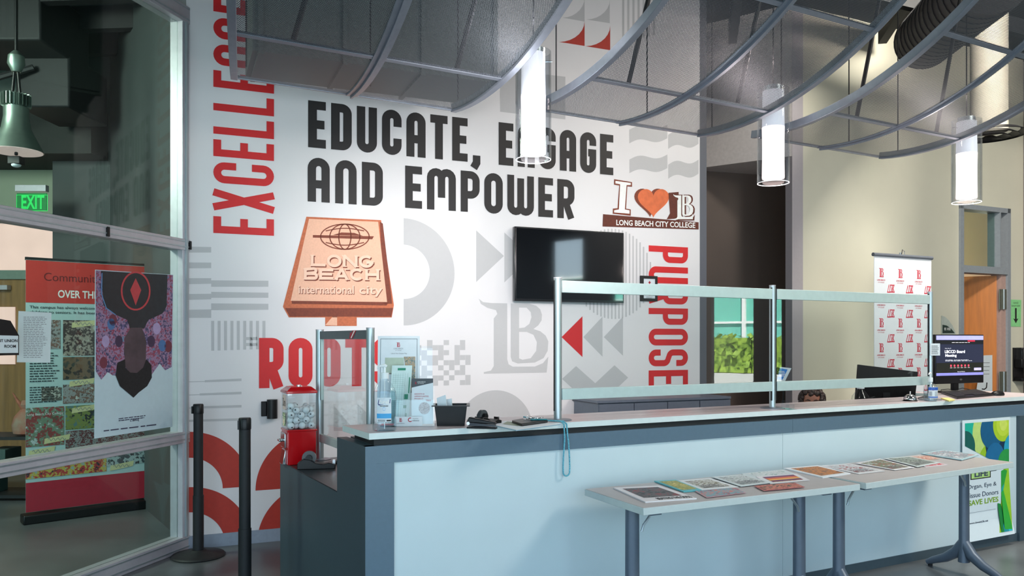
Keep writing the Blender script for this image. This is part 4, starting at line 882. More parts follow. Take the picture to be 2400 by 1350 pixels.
for x0, x1, y0, y1 in ((-.094, .094, -.082, -.066), (-.094, .094, .066, .082), (-.094, -.078, -.066, .066), (.078, .094, -.066, .066)): rim.bx(f, x0, x1, y0, y1, .098, .102)
obj('rim', rim, BLACK, ty)
for i in range(2):
    cdp = MB().loft([f(-.06+i*.022, -.03+i*.03, .012), f(-.012+i*.02, -.045+i*.03, .012), f(-.010+i*.02, -.040+i*.03, .012), f(-.058+i*.022, -.025+i*.03, .012)], [f(-.072+i*.03, -.01+i*.02, .135-i*.01), f(-.028+i*.03, -.02+i*.02, .152-i*.02), f(-.026+i*.03, -.015+i*.02, .152-i*.02), f(-.07+i*.03, -.005+i*.02, .135-i*.01)])
    tag(obj('card', cdp, PAPER, origin=f(-.04, -.02, .02)), ('white card standing at the front of the black tray', 'white card leaning behind the front card in the black tray')[i], 'card')
# clipboard papers, calculator, keys, lanyard
def hquad(pts, h): return [onH(x, y, h) for x, y in pts]
cb = thing('papers', 'pad of papers lying on the counter under the black notebook', 'papers', onH(1225, 999, 1.0702))
Q = hquad([(1209, 1010.5), (1144, 996), (1183, 989), (1314, 996)], 1.0702)
obj('pad', MB().slab(Q, (0, 0, .005)), mat('pad_blue_edge', (150, 176, 190), .6), cb)
obj('top_sheet', MB().slab([p+Vector((.004, -.002, .005)) for p in Q], (0, 0, .001)), PAPER, cb)
b = MB(); Qc = sum(Q, Vector())/4
b.add([Qc+(q-Qc)*s+Vector((0, 0, .0068)) for q, s in zip(Q, (.3, .5, .8, .5))], [(0, 1, 2, 3)]); flat('form_print', b, mat('form_green', (150, 160, 140), .6), cb)
kb_ = thing('notebook', 'small black notebook on the pad of papers', 'notebook', onH(1240, 992, 1.0772))
Q = hquad([(1222, 999), (1200, 991), (1226, 986), (1284, 990.5)], 1.0772); obj('cover', MB().slab(Q, (0, 0, .013)), BLACK, kb_, bevel=.002)
b = MB().slab([p+Vector((0, 0, .004)) for p in [Q[0]+(Q[3]-Q[0])*.02+Vector((0, -.0006, 0)), Q[0]+(Q[3]-Q[0])*.98+Vector((0, -.0006, 0)), Q[3]+(Q[0]-Q[3])*.02, Q[0]+(Q[3]-Q[0])*.02]], (0, 0, .005)); obj('page_edge', b, mat('page_edge_grey', (60, 60, 62), .7), kb_)
TEAL = mat('lanyard_teal', (20, 130, 170), .5, var=.4, scale=260, rgb2=(130, 214, 226))
kc = onH(1245, 984, 1.0915)
ky = thing('keys', 'bunch of silver keys with a teal tag on the black notebook', 'keys', kc)
rnd = random.Random(5)
for i in range(6):
    a = rnd.uniform(-.5, .9); f = frame((kc.x-.03+.012*i, kc.y+rnd.uniform(-.01, .01), kc.z+.002+.0035*(i % 3)), a)
    obj('key', MB().cyl(f(0, 0, 0), f(0, 0, .0025), .011, 16).bx(f, .008, .042, -.003, .003, 0, .0025).bx(f, .03, .036, -.006, .001, 0, .0025), CHROME, ky)
obj('key_ring', MB().tube([(kc.x-.01+.014*math.cos(t), kc.y+.014*math.sin(t), kc.z+.014+.004*math.sin(t)) for t in [2*PI*i/20 for i in range(20)]], .0012, 6, True), CHROME, ky)
obj('key_tag', MB().bx(frame((kc.x+.035, kc.y-.012, kc.z), .1), -.04, .045, -.012, .012, .0, .006), mat('tag_teal', (20, 120, 130), .4), ky, bevel=.003)
# lanyard: over the edge and down in a loop
e0 = onH(1280, 986, 1.0745); fx = CFR.uv(1323, 1000)[0]
cl = lambda s, y, z: CF(s, y, z)
s0 = (Vector((e0.x, e0.y))-Vector((-.666, 3.6))).dot(Vector((math.cos(CRZ), math.sin(CRZ))))
def lany(side):
    P = [Vector((kc.x+.05, kc.y-.01, 1.094)), CF(fx-.13, .20, 1.088), CF(fx-.08, .14, 1.0765), CF(fx-.03, .06, 1.0755), CF(fx-.006+side*.006, .012, 1.0765), CF(fx+side*.008, -.008, 1.064), CF(fx+side*.009, -.016, 1.0)]
    z0, z1 = 1.0, .822
    for i in range(1, 9): t = i/9; P.append(CF(fx+.002+side*(.009+.011*math.sin(PI*.5*t)), -.016, z0+(z1-z0)*t))
    return P
A = lany(-1); Bq = lany(1); bot_ = [CF(fx+.002-.020*math.cos(t), -.016, .822-.024*math.sin(t)) for t in [PI*i/8 for i in range(1, 8)]]
ly_ = obj('lanyard', MB().tube(A+bot_+Bq[::-1], .0042, 8), TEAL, origin=CF(fx, -.016, 1.07)); tag(ly_, 'turquoise beaded lanyard hanging in a loop over the counter edge', 'lanyard')
# ------------------------------------------------------------------ right end of the counter
p = onH(2140, 941, 1.07); be = thing('service_bell', 'chrome service bell on the counter beside the small pump bottle', 'bell', (p.x, p.y+.04, 1.0702)); c = (p.x, p.y+.04, 1.0702)
obj('base', MB().lathe([(.046, 0), (.048, .004), (.04, .01), (.03, .012)], c), BLACK, be); obj('dome', MB().lathe([(.042, .012), (.041, .022), (.034, .036), (.02, .045), (.006, .048)], c, 28), CHROME, be); obj('button', MB().cyl((c[0], c[1], c[2]+.048), (c[0], c[1], c[2]+.06), .003).ball((c[0], c[1], c[2]+.063), .006, 12, 8), CHROME, be)
p = onH(2187, 941, 1.07); pb2 = (p.x, p.y+.035, 1.0702)
b2 = pump_bottle('sanitizer_bottle', 'small clear pump bottle with a blue banded label beside the bell', pb2, .044, .135, 1, CRZ, None, .6)
wlabel(b2, .044, .044, pb2, 0.35, -1.1, 1.1, .022, .10, [('band', mat('label_blue', (40, 90, 175), .5), lambda b, f: wpatch(b, f, -1.1, .078, 1.1, .098)), ('band', mat('label_blue', (40, 90, 175), .5), lambda b, f: wpatch(b, f, -1.1, .026, 1.1, .034)), ('seal', mat('seal_pinkgrey', (190, 170, 168), .5), lambda b, f: poly(b, f, ell(-.45, .085, .25, .011, n=18)[:-1])), ('print', TEXTG, lambda b, f: (lines(b, f, -.2, .04, .6, .072, 4), lines(b, f, -1.0, .04, -.6, .07, 7, .6, 0)))])
Q = hquad([(2205, 935), (2224, 941.5), (2238, 939), (2222, 934.5)], 1.0702); tag(obj('sticky_notes', MB().slab(Q, (0, 0, .008)), mat('sticky_yellow', (226, 212, 130), .7), origin=Q[0]), 'yellow sticky note pad in front of the keyboard', 'notes')
Q = hquad([(2150, 934), (2166, 938), (2185, 935), (2170, 928)], 1.0702); tag(obj('mouse_pad', MB().slab(Q, (0, 0, .006)), BLACKM, origin=Q[0]), 'black pad lying behind the service bell', 'pad')
# keyboard
kb = thing('keyboard', 'black computer keyboard at the right end of the counter', 'keyboard', onH(2262, 927, 1.0702)); Q = hquad([(2243, 935.5), (2205, 922.5), (2289, 917.5), (2330, 928)], 1.0702)
obj('case', MB().slab(Q, (0, 0, .014)), BLACK, kb, bevel=.003); kv = MB(); ex, ey = Q[3]-Q[0], Q[1]-Q[0]
for j in range(6):
    for i in range(20):
        if j == 0 and 4 < i < 10: continue
        a0_ = Q[0]+ex*(.02+.048*i)+ey*(.06+.15*j)+Vector((0, 0, .014)); kv.slab([a0_, a0_+ex*.042, a0_+ex*.042+ey*.12, a0_+ey*.12], (0, 0, .005))
o = obj('keys', kv, mat('key_black', (30, 30, 32), .5), kb); o['kind'] = 'stuff'
cbp = [onH(2210, 921, 1.09), at(2222, 912, 6.62), at(2240, 914, 6.62), at(2256, 909.5, 6.6), at(2280, 916, 6.6)]
tag(obj('cable', MB().tube([Vector((Q[1].x, Q[1].y, 1.08)), cbp[0]+Vector((.02, .06, .02)), cbp[1], cbp[2], cbp[3], Vector((Q[2].x, Q[2].y, 1.075))], .003), RUB, origin=cbp[2]), 'thin black cable looping behind the keyboard', 'cable')
p = onH(2346, 928, 1.0702); mo = thing('computer_mouse', 'black computer mouse at the right of the keyboard', 'mouse', p); f = frame((p.x, p.y+.04, 1.0702), .55)
mm = MB(); mm.lathe([(.001, 0), (.04, 0), (.042, .01), (.037, .024), (.024, .034), (.004, .037)], (p.x, p.y+.04, 1.0702), 24, 1.45, .8, .35); obj('shell', mm, BLACK, mo, angle=60)
obj('wheel', MB().cyl(f(-.035, -.003, .028), f(-.035, .003, .028), .008, 14), RUB, mo)
# monitor
ma = math.radians(23); mc = Vector((3.573, 6.35, 0)); f = frame((mc.x, mc.y, 0), ma)
mn = thing('monitor', 'black computer monitor showing a board meeting web page', 'monitor', (mc.x, mc.y, 1.0702), ma)
zt, zb = 1.537, 1.147; hw = .276
obj('bezel', MB().bx(f, -hw, hw, -.012, .02, zb, zt), BLACK, mn, bevel=.004)
scn = obj('screen', MB().bx(f, -hw+.008, hw-.008, -.0135, -.012, zb+.062, zt-.008), mat('screen_dark', (36, 40, 58), .3, emit=.75, var=.03), mn)
S0 = lambda off: (lambda x, z: f(x*1.055, -.0135-off, 1.5+(z-1.5)*1.055))
def scr(nm, rgb, fn, off=.001, e=.9):
    b = MB(); fn(b, S0(off)); flat(nm, b, mat('screen_'+nm+str(rgb[0]), rgb, .4, emit=e), scn)
scr('browser_bar', (150, 150, 214), lambda b, g: rect(b, g, -.254, 1.495, .254, 1.527)); scr('task_bar', (120, 120, 186), lambda b, g: rect(b, g, -.254, 1.227, .254, 1.247))
scr('footer', (24, 26, 22), lambda b, g: rect(b, g, -.254, 1.247, .254, 1.322)); scr('menu_bar', (20, 22, 26), lambda b, g: rect(b, g, -.254, 1.463, .254, 1.495))
scr('button_red', (190, 40, 60), lambda b, g: rect(b, g, .08, 1.482, .16, 1.492), .002)
scr('lettering', (240, 240, 250), lambda b, g: (put_text(b, 'LBCCD Board', g, -.165, 1.395, .05, 1.418, .025), put_text(b, 'Meeting', g, -.16, 1.362, -.04, 1.388, .025), put_text(b, 'Wed., May 22', g, -.165, 1.427, -.10, 1.434), lines(b, g, -.16, 1.335, .14, 1.35, 2, .3), put_text(b, 'News and Notices', g, -.03, 1.252, .05, 1.258), lines(b, g, -.09, 1.474, .12, 1.48, 1)), .002)
for i in range(6): scr('icon', (226, 70, 90), lambda b, g: poly(b, g, ell(-.10+i*.038, 1.30, .009, .009, n=14)[:-1]), .002)
scr('chat_button', (170, 165, 220), lambda b, g: rect(b, g, .15, 1.262, .23, 1.282), .002)
scr('icon_captions', (190, 190, 190), lambda b, g: [rect(b, g, -.11+i*.038, 1.283, -.085+i*.038, 1.286) for i in range(6)], .002)
b = MB(); poly(b, lambda x, z: f(x, -.0135, z), ell(.01, 1.178, .016, .008, n=16)[:-1]); flat('badge', b, CHROME, mn)
obj('neck', MB().bx(f, -.03, .03, .02, .05, 1.09, 1.40), BLACK, mn, bevel=.004); obj('foot', MB().bx(f, -.11, .11, .0, .13, 1.0702, 1.082), BLACK, mn, bevel=.004)
# second monitor, behind, seen from its back
f = frame((2.98, 6.35, 0), .12+PI); m2 = thing('monitor', 'black monitor back seen behind the last screen post', 'monitor', (2.98, 6.35, .742), .12)
obj('bezel', MB().loft([f(-.25, -.01, 1.02), f(.25, -.01, 1.02), f(.25, .02, 1.02), f(-.25, .02, 1.02)], [f(-.25, .03, 1.24), f(.25, .03, 1.30), f(.25, .06, 1.30), f(-.25, .06, 1.24)]), BLACK, m2, bevel=.003)
obj('neck', MB().bx(f, -.03, .03, .0, .03, .75, 1.15), BLACK, m2); obj('foot', MB().bx(f, -.1, .1, -.1, .1, .742, .755), BLACK, m2)
kd = thing('back_desk', 'low work desk behind the right half of the counter', 'desk', (2.6, 6.0, 0), CRZ)
obj('desk_top', cp([(2.2, .50), (4.6, .50), (4.6, .92), (2.2, .92)], .71, .742), mat('desk_top_beige', (176, 168, 156), .4), kd)
for x, y in ((2.3, .56), (4.5, .56), (4.5, .86), (2.3, .86)): obj('leg', cp([(x-.03, y-.03), (x+.03, y-.03), (x+.03, y+.03), (x-.03, y+.03)], 0, .71), BLACKM, kd)
# notice clipped on last post, small clear card holder, blue flyer, laptop, jug
f = frame((P3[0], P3[1], 0), .35); nt_ = obj('notice', MB().bx(f, -.035, .055, -.034, -.031, 1.385, 1.47), PAPER, origin=f(0, -.03, 1.43)); tag(nt_, 'small white notice taped to the last screen post', 'notice')
b = MB(); lines(b, lambda x, z: f(x, -.0348, z), -.025, 1.395, .045, 1.46, 9, .4); flat('print', b, INK, nt_)
p = onH(1852, 960, 1.0702); f = frame((p.x, p.y+.02, 1.0702), CRZ); chh = thing('card_holder', 'empty clear card holder next to the middle screen post', 'card holder', (p.x, p.y+.02, 1.0702), CRZ)
obj('back_wall', MB().bx(f, -.035, .035, .03, .033, 0, .05), CLEAR, chh); obj('front_wall', MB().bx(f, -.035, .035, -.01, -.007, 0, .03), CLEAR, chh); obj('floor_plate', MB().bx(f, -.035, .035, -.03, .033, 0, .003), CLEAR, chh)
def tiltq(px, Y): return [at(x, y, Y) for x, y in px]
fl = thing('blue_flyer', 'blue and white flyer standing behind the screen near the middle post', 'flyer', at(1837, 898, 5.9))
obj('paper', MB().slab(tiltq([(1820, 897), (1838, 897), (1855, 863), (1829, 860)], 5.9), (0, .004, 0)), PAPER, fl)
b = MB(); b.add(tiltq([(1821, 889), (1834, 890), (1846, 866), (1828, 863)], 5.895), [(0, 1, 2, 3)]); flat('panel', b, mat('flyer_blue', (30, 120, 200), .5), fl)
b = MB(); lines(b, lambda x, y: at(x, y, 5.89), 1825, 882, 1840, 868, 4); flat('print', b, WHINK, fl)
obj('stand', MB().cyl(at(1837, 897, 5.91), (at(1837, 897, 5.91).x, 5.95, .742), .006), BLACK, fl)
p = at(2017, 935, 6.0); jg = thing('water_jug', 'clear plastic jug with a white cap on the desk behind the counter', 'jug', (p.x, p.y, .742)); c = (p.x, p.y, .742)
obj('jug_body', MB().lathe([(.07, 0), (.075, .01), (.075, .25), (.06, .33), (.025, .375), (.022, .385)], c, 28), CLEAR, jg); obj('cap', MB().cyl((p.x, p.y, 1.127), (p.x, p.y, 1.15), .027, 20), PAPER, jg)
jgh = obj('handle', MB().tube([(p.x+.05, p.y-.03, 1.05), (p.x+.09, p.y-.04, 1.07), (p.x+.085, p.y-.04, 1.0), (p.x+.07, p.y-.03, .95)], .007), CLEAR, jg)
p = at(1975, 938, 5.8); lp_ = thing('laptop', 'black laptop open in front of the seated person', 'laptop', (p.x, p.y, .742)); f = frame((p.x, p.y, .742), .3)
obj('base', MB().bx(f, -.17, .17, -.02, .19, 0, .016), BLACK, lp_, bevel=.003); obj('lid', MB().loft([f(-.17, -.02, .016), f(.17, -.02, .016), f(.17, -.01, .016), f(-.17, -.01, .016)], [f(-.17, -.10, .295), f(.17, -.10, .305), f(.17, -.09, .305), f(-.17, -.09, .295)]), BLACK, lp_, bevel=.003)
# ------------------------------------------------------------------ folding tables with magazines
TT = mat('table_top_grey', (176, 170, 168), .4, var=.03, scale=20); TE = mat('table_edge_pale', (190, 200, 198), .5, var=.03); TL = mat('table_leg_blue_grey', (92, 104, 118), .4, .25, var=.03)
def table(label, A, B_, dep, insl, insr):
    d = (B_-A); L = d.length; rz = math.atan2(d.y, d.x); f = frame((A.x, A.y, 0), rz)
    t = thing('folding_table', label, 'table', (A.x, A.y, 0), rz, 'narrow tables in front of the counter')
    obj('edge_band', MB().bx(f, 0, L, 0, dep, .706, .7385), TE, t, bevel=.002); obj('tabletop', MB().bx(f, .003, L-.003, .003, dep-.003, .7385, .74), TT, t)
    for x, sg_ in ((insl, 1), (L-insr, -1)):
        lg_ = obj('leg', MB().lathe([(.045, .08), (.04, .16), (.038, .706)], f(x, dep*.5), 24, .95, .72, rz), TL, t)
        ft = MB()
        for s in (-1, 1):
            prof = [(0, .20, .036), (.05, .13, .036), (.12, .08, .03), (.20, .045, .024), (dep*.5+.0, .02, .018)]
            ft.tube([f(x, dep*.5+s*y, z) for y, z, r in prof], [r for *_, r in prof], 12)
        obj('foot', ft, TL, lg_)
        for s in (-1, 1): obj('glide', MB().cyl(f(x, dep*.5+s*(dep*.5-.02), 0), f(x, dep*.5+s*(dep*.5-.02), .02), .014), RUB, lg_)
        obj('brace', MB().tube([f(x+sg_*.035, dep*.5-.03, .57), f(x+sg_*.045, dep*.5-.03, .60), f(x+sg_*.13, dep*.5-.03, .695), f(x+sg_*.16, dep*.5-.03, .704)], .0065, 8), ALU, t)
        obj('crossbar', MB().bx(f, x-.03, x+.03, .06, dep-.06, .685, .706), TL, t)
    return f, L
A1, B1 = onH(1508, 1191, .74), onH(2016, 1134, .74); table('folding table with pale top, nearer one in front of the counter', A1, B1, .51, .115, .17)
A2, B2 = onH(2030, 1132, .74), onH(2376, 1083, .74); table('folding table with pale top, farther one beside the round patterned poster', A2, B2, .49, .1, .11)
tcx = lambda x, y: onH(1380+x/2.609, 1040+y/2.609, .7402)
MAGS = [
 ('magazine', 'magazine with a dark cover photo nearest the front corner of the near table', [(345, 362), (150, 275), (430, 262), (660, 340)], (226, 222, 222), [(70, 24, 28), (36, 32, 34), (90, 84, 84), (140, 40, 50)], 'BEATING THE ODDS', .12),
 ('booklet', 'yellow booklet with a teal edge on the near table', [(580, 300), (400, 235), (530, 228), (690, 290)], (96, 180, 186), [(206, 186, 84), (214, 196, 110), (150, 150, 70), (190, 180, 100)], None, .1),
 ('flyer', 'flyer with a dark green picture band on the near table', [(690, 288), (540, 232), (740, 215), (915, 270)], (222, 226, 226), [(70, 90, 66), (120, 110, 80), (200, 200, 190), (90, 60, 50)], None, .12),
 ('newsletter', 'grey green newsletter in the middle of the near table', [(930, 268), (750, 210), (950, 195), (1120, 245)], (206, 216, 216), [(110, 132, 128), (160, 172, 166), (200, 206, 204), (90, 100, 100)], None, .1),
 ('brochure', 'teal headed brochure at the back of the near table', [(1020, 212), (930, 185), (1190, 160), (1262, 186)], (200, 212, 212), [(40, 100, 96), (190, 200, 198), (210, 216, 214), (120, 160, 150)], None, .1),
 ('flyer', 'orange and purple striped flyer on the near table', [(1110, 248), (1020, 207), (1270, 187), (1350, 226)], (224, 222, 224), [(226, 150, 60), (110, 50, 96), (230, 190, 90), (190, 80, 70)], None, .12),
 ('postcard', 'left one of the two small red cards at the front of the near table', [(720, 335), (650, 295), (900, 275), (960, 305)], (190, 150, 156), [(190, 80, 80), (200, 120, 110), (120, 160, 170), (170, 60, 70)], None, .03),
 ('postcard', 'right one of the two small red cards at the front of the near table', [(1070, 295), (1010, 265), (1260, 245), (1320, 272)], (180, 110, 110), [(180, 60, 60), (70, 70, 50), (200, 120, 100), (150, 40, 46)], None, .03),
 ('magazine', 'brown magazine with an orange glow lying across the joint of the tables', [(1430, 211), (1190, 155), (1400, 138), (1600, 186)], (224, 228, 230), [(110, 78, 54), (140, 96, 56), (190, 120, 50), (80, 62, 50)], None, .1),
 ('flyer', 'pale flyer with a small red print right of the brown magazine', [(1650, 188), (1410, 138), (1590, 125), (1810, 170)], (212, 214, 216), [(190, 194, 196), (150, 60, 60), (200, 204, 206), (160, 166, 170)], None, .1),
 ('flyer', 'flyer with brown and red figures in the middle of the far table', [(1870, 166), (1630, 124), (1780, 96), (1990, 150)], (222, 222, 224), [(206, 200, 200), (150, 80, 60), (110, 120, 90), (214, 214, 214)], None, .08),
 ('newsletter', 'newsletter with an olive picture on the far table', [(2010, 148), (1800, 95), (1960, 84), (2150, 122)], (200, 210, 210), [(110, 120, 90), (70, 84, 70), (150, 160, 150), (90, 96, 80)], None, .08),
 ('card', 'white card with a red corner on the far table', [(2060, 144), (1965, 114), (2095, 108), (2195, 130)], (214, 206, 210), [(190, 40, 60), (214, 206, 206), (200, 60, 76), (220, 210, 212)], None, .08),
 ('leaflet', 'peach coloured leaflet on the far table', [(2060, 106), (1965, 82), (2075, 76), (2145, 94)], (210, 186, 170), [(206, 150, 130), (214, 180, 160), (180, 120, 100), (216, 190, 176)], None, .06),
 ('magazine', 'thick pale magazine at the far end of the far table', [(2280, 106), (2030, 66), (2170, 46), (2385, 76)], (170, 200, 206), [(170, 180, 186), (200, 204, 206), (120, 134, 144), (190, 150, 150)], None, .06)]
for i, (nm, lb, q, rgb, cols, ttl, mg) in enumerate(MAGS):
    P = [tcx(*p)+Vector((0, 0, .0015*(i % 4))) for p in q]; ctr = sum(P, Vector())/4
    th = .006 if nm in ('magazine', 'booklet') else .0025
    t = obj(nm, MB().slab([P[0], P[3], P[2], P[1]], (0, 0, th)), mat('cover_%d' % i, rgb, .45, var=.02), origin=ctr); tag(t, lb, nm)
    S_ = lambda u, v, o=0: (P[0]*(1-u)+P[3]*u)*(1-v)+(P[1]*(1-u)+P[2]*u)*v+Vector((0, 0, th+.0006+o))
    b = MB(); v0 = .22 if ttl else mg
    b.add([S_(mg, v0), S_(1-mg, v0), S_(1-mg, 1-mg), S_(mg, 1-mg)], [(0, 1, 2, 3)]); flat('cover_picture', b, mat_photo('cover_photo_%d' % i, cols, 34), t)
    if ttl: b = MB(); put_text(b, ttl, lambda u, v: S_(u, v, .0004), .3, .05, .97, .17, .03); flat('title', b, INK, t)
    elif i in (2, 3, 9, 10, 11): b = MB(); lines(b, lambda u, v: S_(u, v, .0006), mg*1.3, .12, 1-mg*1.3, .4, 6, .5); flat('print', b, TEXTG, t)
    elif i == 5:
        for k, c in enumerate(((110, 50, 96), (232, 170, 70), (214, 96, 60), (110, 50, 96))): b = MB(); b.add([S_(.12, .15+k*.18, .0005), S_(.88, .15+k*.18, .0005), S_(.88, .33+k*.18, .0005), S_(.12, .33+k*.18, .0005)], [(0, 1, 2, 3)]); flat('stripe', b, mat('stripe%d' % k, c), t)
# ------------------------------------------------------------------ round patterned poster on the counter front
CP = VP(-.666, 3.60, 1.925, 1)
po = thing('donor_poster', 'tall poster with blue and green circles hanging on the counter front', 'poster', CP.pt(2310, 1270, 0), CRZ)
uL, hT = CP.uv(2254, 984); uR_ = CP.uv(2366, 984)[0]; hT = .927; hB_ = .075; PW = uR_-uL; PH = hT-hB_
def pf(off=0): return lambda x, z: CP.at(uL+x*PW, hB_+z*PH, .004+off+(.035*max(0, .18-z)/.18 if z < .18 else 0))
def strip(b, fn, x0, x1, z0, z1, n=14): b.quadstrip([fn(x0, z0+(z1-z0)*i/n) for i in range(n+1)], [fn(x1, z0+(z1-z0)*i/n) for i in range(n+1)])
b = MB(); strip(b, pf(0), 0, 1, 0, 1); k = obj('sheet', b, mat('poster_white', (216, 228, 232), .5, var=.01), po, smooth=False); 
md = k.modifiers.new('thick', 'SOLIDIFY'); md.thickness = .002; md.offset = 0
def clip(pts, x0, x1, z0, z1):
    def cut(P, ins, inter):
        out = []
        for i in range(len(P)):
            a, b_ = P[i-1], P[i]
            if ins(b_):
                if not ins(a): out.append(inter(a, b_))
                out.append(b_)
            elif ins(a): out.append(inter(a, b_))
        return out
    def ix(v): return lambda a, b_: (v, a[1]+(b_[1]-a[1])*(v-a[0])/(b_[0]-a[0]))
    def iz(v): return lambda a, b_: (a[0]+(b_[0]-a[0])*(v-a[1])/(b_[1]-a[1]), v)
    for ins, it in ((lambda p: p[0] >= x0, ix(x0)), (lambda p: p[0] <= x1, ix(x1)), (lambda p: p[1] >= z0, iz(z0)), (lambda p: p[1] <= z1, iz(z1))):
        pts = cut(pts, ins, it)
        if len(pts) < 3: return []
    return pts
# (cx, cz, rx, rz, colour) in sheet fractions, clipped to the printed field
asp = PW/PH
CIR = [(.10, .93, .42, (24, 120, 96)), (.10, .93, .28, (30, 150, 130)), (.10, .93, .16, (26, 176, 150)), (.62, .88, .42, (190, 214, 120)), (.62, .92, .26, (214, 232, 170)), (.05, .78, .2, (16, 92, 84)), (.60, .60, .30, (150, 190, 40)),
       (.86, .80, .40, (16, 50, 80)), (.60, .90, .24, (14, 90, 130)), (.84, .94, .22, (168, 200, 40)), (.84, .94, .15, (190, 214, 60)), (.84, .94, .08, (206, 222, 96)), (.66, .66, .2, (22, 104, 150)), (1.05, .73, .2, (40, 160, 190)), (.9, .61, .18, (40, 150, 70))]
fieldm = mat('poster_field', (170, 206, 60), .5)
b = MB(); poly(b, pf(.0015), [(.05, .79), (.05, .975), (.96, .975), (.96, .60), (.62, .64)]); flat('field', b, mat('poster_field_green', (196, 220, 150), .5), po)
for i, (cx, cz, r, rgb) in enumerate(CIR):
    pts = clip(ell(cx, cz, r, r*asp, n=36)[:-1], .05, .96, .60, .975)
    # keep above the slanting white shoulder
    P2_ = []
    for k2 in range(len(pts)):
        a, c_ = pts[k2-1], pts[k2]; s = lambda p: p[1]-(.80-.26*p[0])
        if s(c_) >= 0:
            if s(a) < 0: t_ = s(a)/(s(a)-s(c_)); P2_.append((a[0]+(c_[0]-a[0])*t_, a[1]+(c_[1]-a[1])*t_))
            P2_.append(c_)
        elif s(a) >= 0: t_ = s(a)/(s(a)-s(c_)); P2_.append((a[0]+(c_[0]-a[0])*t_, a[1]+(c_[1]-a[1])*t_))
    if len(P2_) > 2: b = MB(); poly(b, pf(.002+.0003*i), P2_); flat('circle', b, mat('poster_c%d' % i, rgb, .5), po)
side = [(.86, .60), (.96, .60), (.96, .03), (.68, .03), (.76, .16), (.82, .35)]
b = MB(); poly(b, pf(.0015), side); flat('field', b, mat('poster_side_green', (150, 196, 40), .5), po)
for i, (cx, cz, r, rgb) in enumerate([(.86, .38, .20, (40, 160, 60)), (.9, .33, .12, (30, 170, 150)), (.92, .20, .22, (50, 170, 60)), (.99, .25, .12, (16, 62, 92)), (.72, .10, .2, (24, 130, 60)), (.98, .06, .2, (24, 140, 150)), (.98, .05, .1, (40, 180, 190))]):
    pts = clip(ell(cx, cz, r, r*asp*1.3, n=30)[:-1], .8 if cz > .15 else .72, .96, .03, .6)
    if len(pts) > 2: b = MB(); poly(b, pf(.002+.0003*i), pts); flat('circle', b, mat('poster_s%d' % i, rgb, .5), po)
b = MB(); rect(b, pf(.002), .16, .50, .58, .62); em_ = flat('emblem', b, INK, po)
b = MB(); rect(b, pf(.0025), .18, .508, .56, .575); flat('emblem_field', b, mat('emblem_green', (176, 214, 130), .5), po)
b = MB(); rect(b, pf(.0025), .18, .585, .56, .615); flat('emblem_field', b, mat('emblem_blue', (120, 170, 206), .5), po)
b = MB(); put_text(b, 'LiFE', pf(.003), .24, .518, .52, .568, .04); put_text(b, 'DONATE', pf(.003), .24, .59, .52, .608, .02)
put_text(b, 'Organ, Eye &', pf(.003), .10, .415, .70, .46); put_text(b, 'Tissue Donors', pf(.003), .08, .35, .74, .39); put_text(b, 'Learn more and register', pf(.003), .12, .165, .5, .178); put_text(b, 'www.donateLife.net', pf(.003), .12, .135, .5, .15, .02)
flat('lettering', b, mat('poster_text_grey', (62, 74, 92), .5), po)
b = MB(); put_text(b, 'SAVE LIVES', pf(.003), .12, .285, .74, .33, .02); flat('lettering', b, mat('poster_text_green', (130, 170, 40), .5), po)
b = MB(); rect(b, pf(.003), .12, .225, .68, .227); flat('rule', b, TEXTG, po)
# ------------------------------------------------------------------ white step banner by the beige wall
BA = VP(3.41, 7.5, 2.1, 1); bu0 = BA.uv(2048, 700)[0]; bu1 = BA.uv(2182, 700)[0]; bt = 2.29; BWd = bu1-bu0
sb = thing('step_banner', 'white stand-up banner with rows of small red emblems by the beige wall', 'banner', BA.at((bu0+bu1)/2, 0), BA.rz)
def bf(off=0): return lambda x, z: BA.at(bu0+x*BWd, z, .003+off)
obj('banner_sheet', MB().slab([bf()(0, .08), bf()(1, .08), bf()(1, bt), bf()(0, bt)], -BA.n*.003), mat('banner_white', (196, 201, 206), .55, var=.01), sb)
obj('top_bar', MB().cyl(bf(-.002)(-.015, bt+.012), bf(-.002)(1.015, bt+.012), .018, 16), STEEL, sb)
obj('base_cassette', MB().bx(lambda x, y, z: BA.at(bu0+x*BWd, z, y), -.03, 1.03, -.08, .08, 0, .085), ALUP, sb, bevel=.01)
obj('support_pole', MB().cyl(BA.at((bu0+bu1)/2, .08, -.03), BA.at((bu0+bu1)/2, bt+.05, -.03), .01), ALU, sb)
obj('hook', MB().tube([BA.at((bu0+bu1)/2+.02, bt+.02, 0), BA.at((bu0+bu1)/2+.02, bt+.06, 0), BA.at((bu0+bu1)/2-.01, bt+.075, 0), BA.at((bu0+bu1)/2-.02, bt+.03, 0)], .004), CHROME, sb)
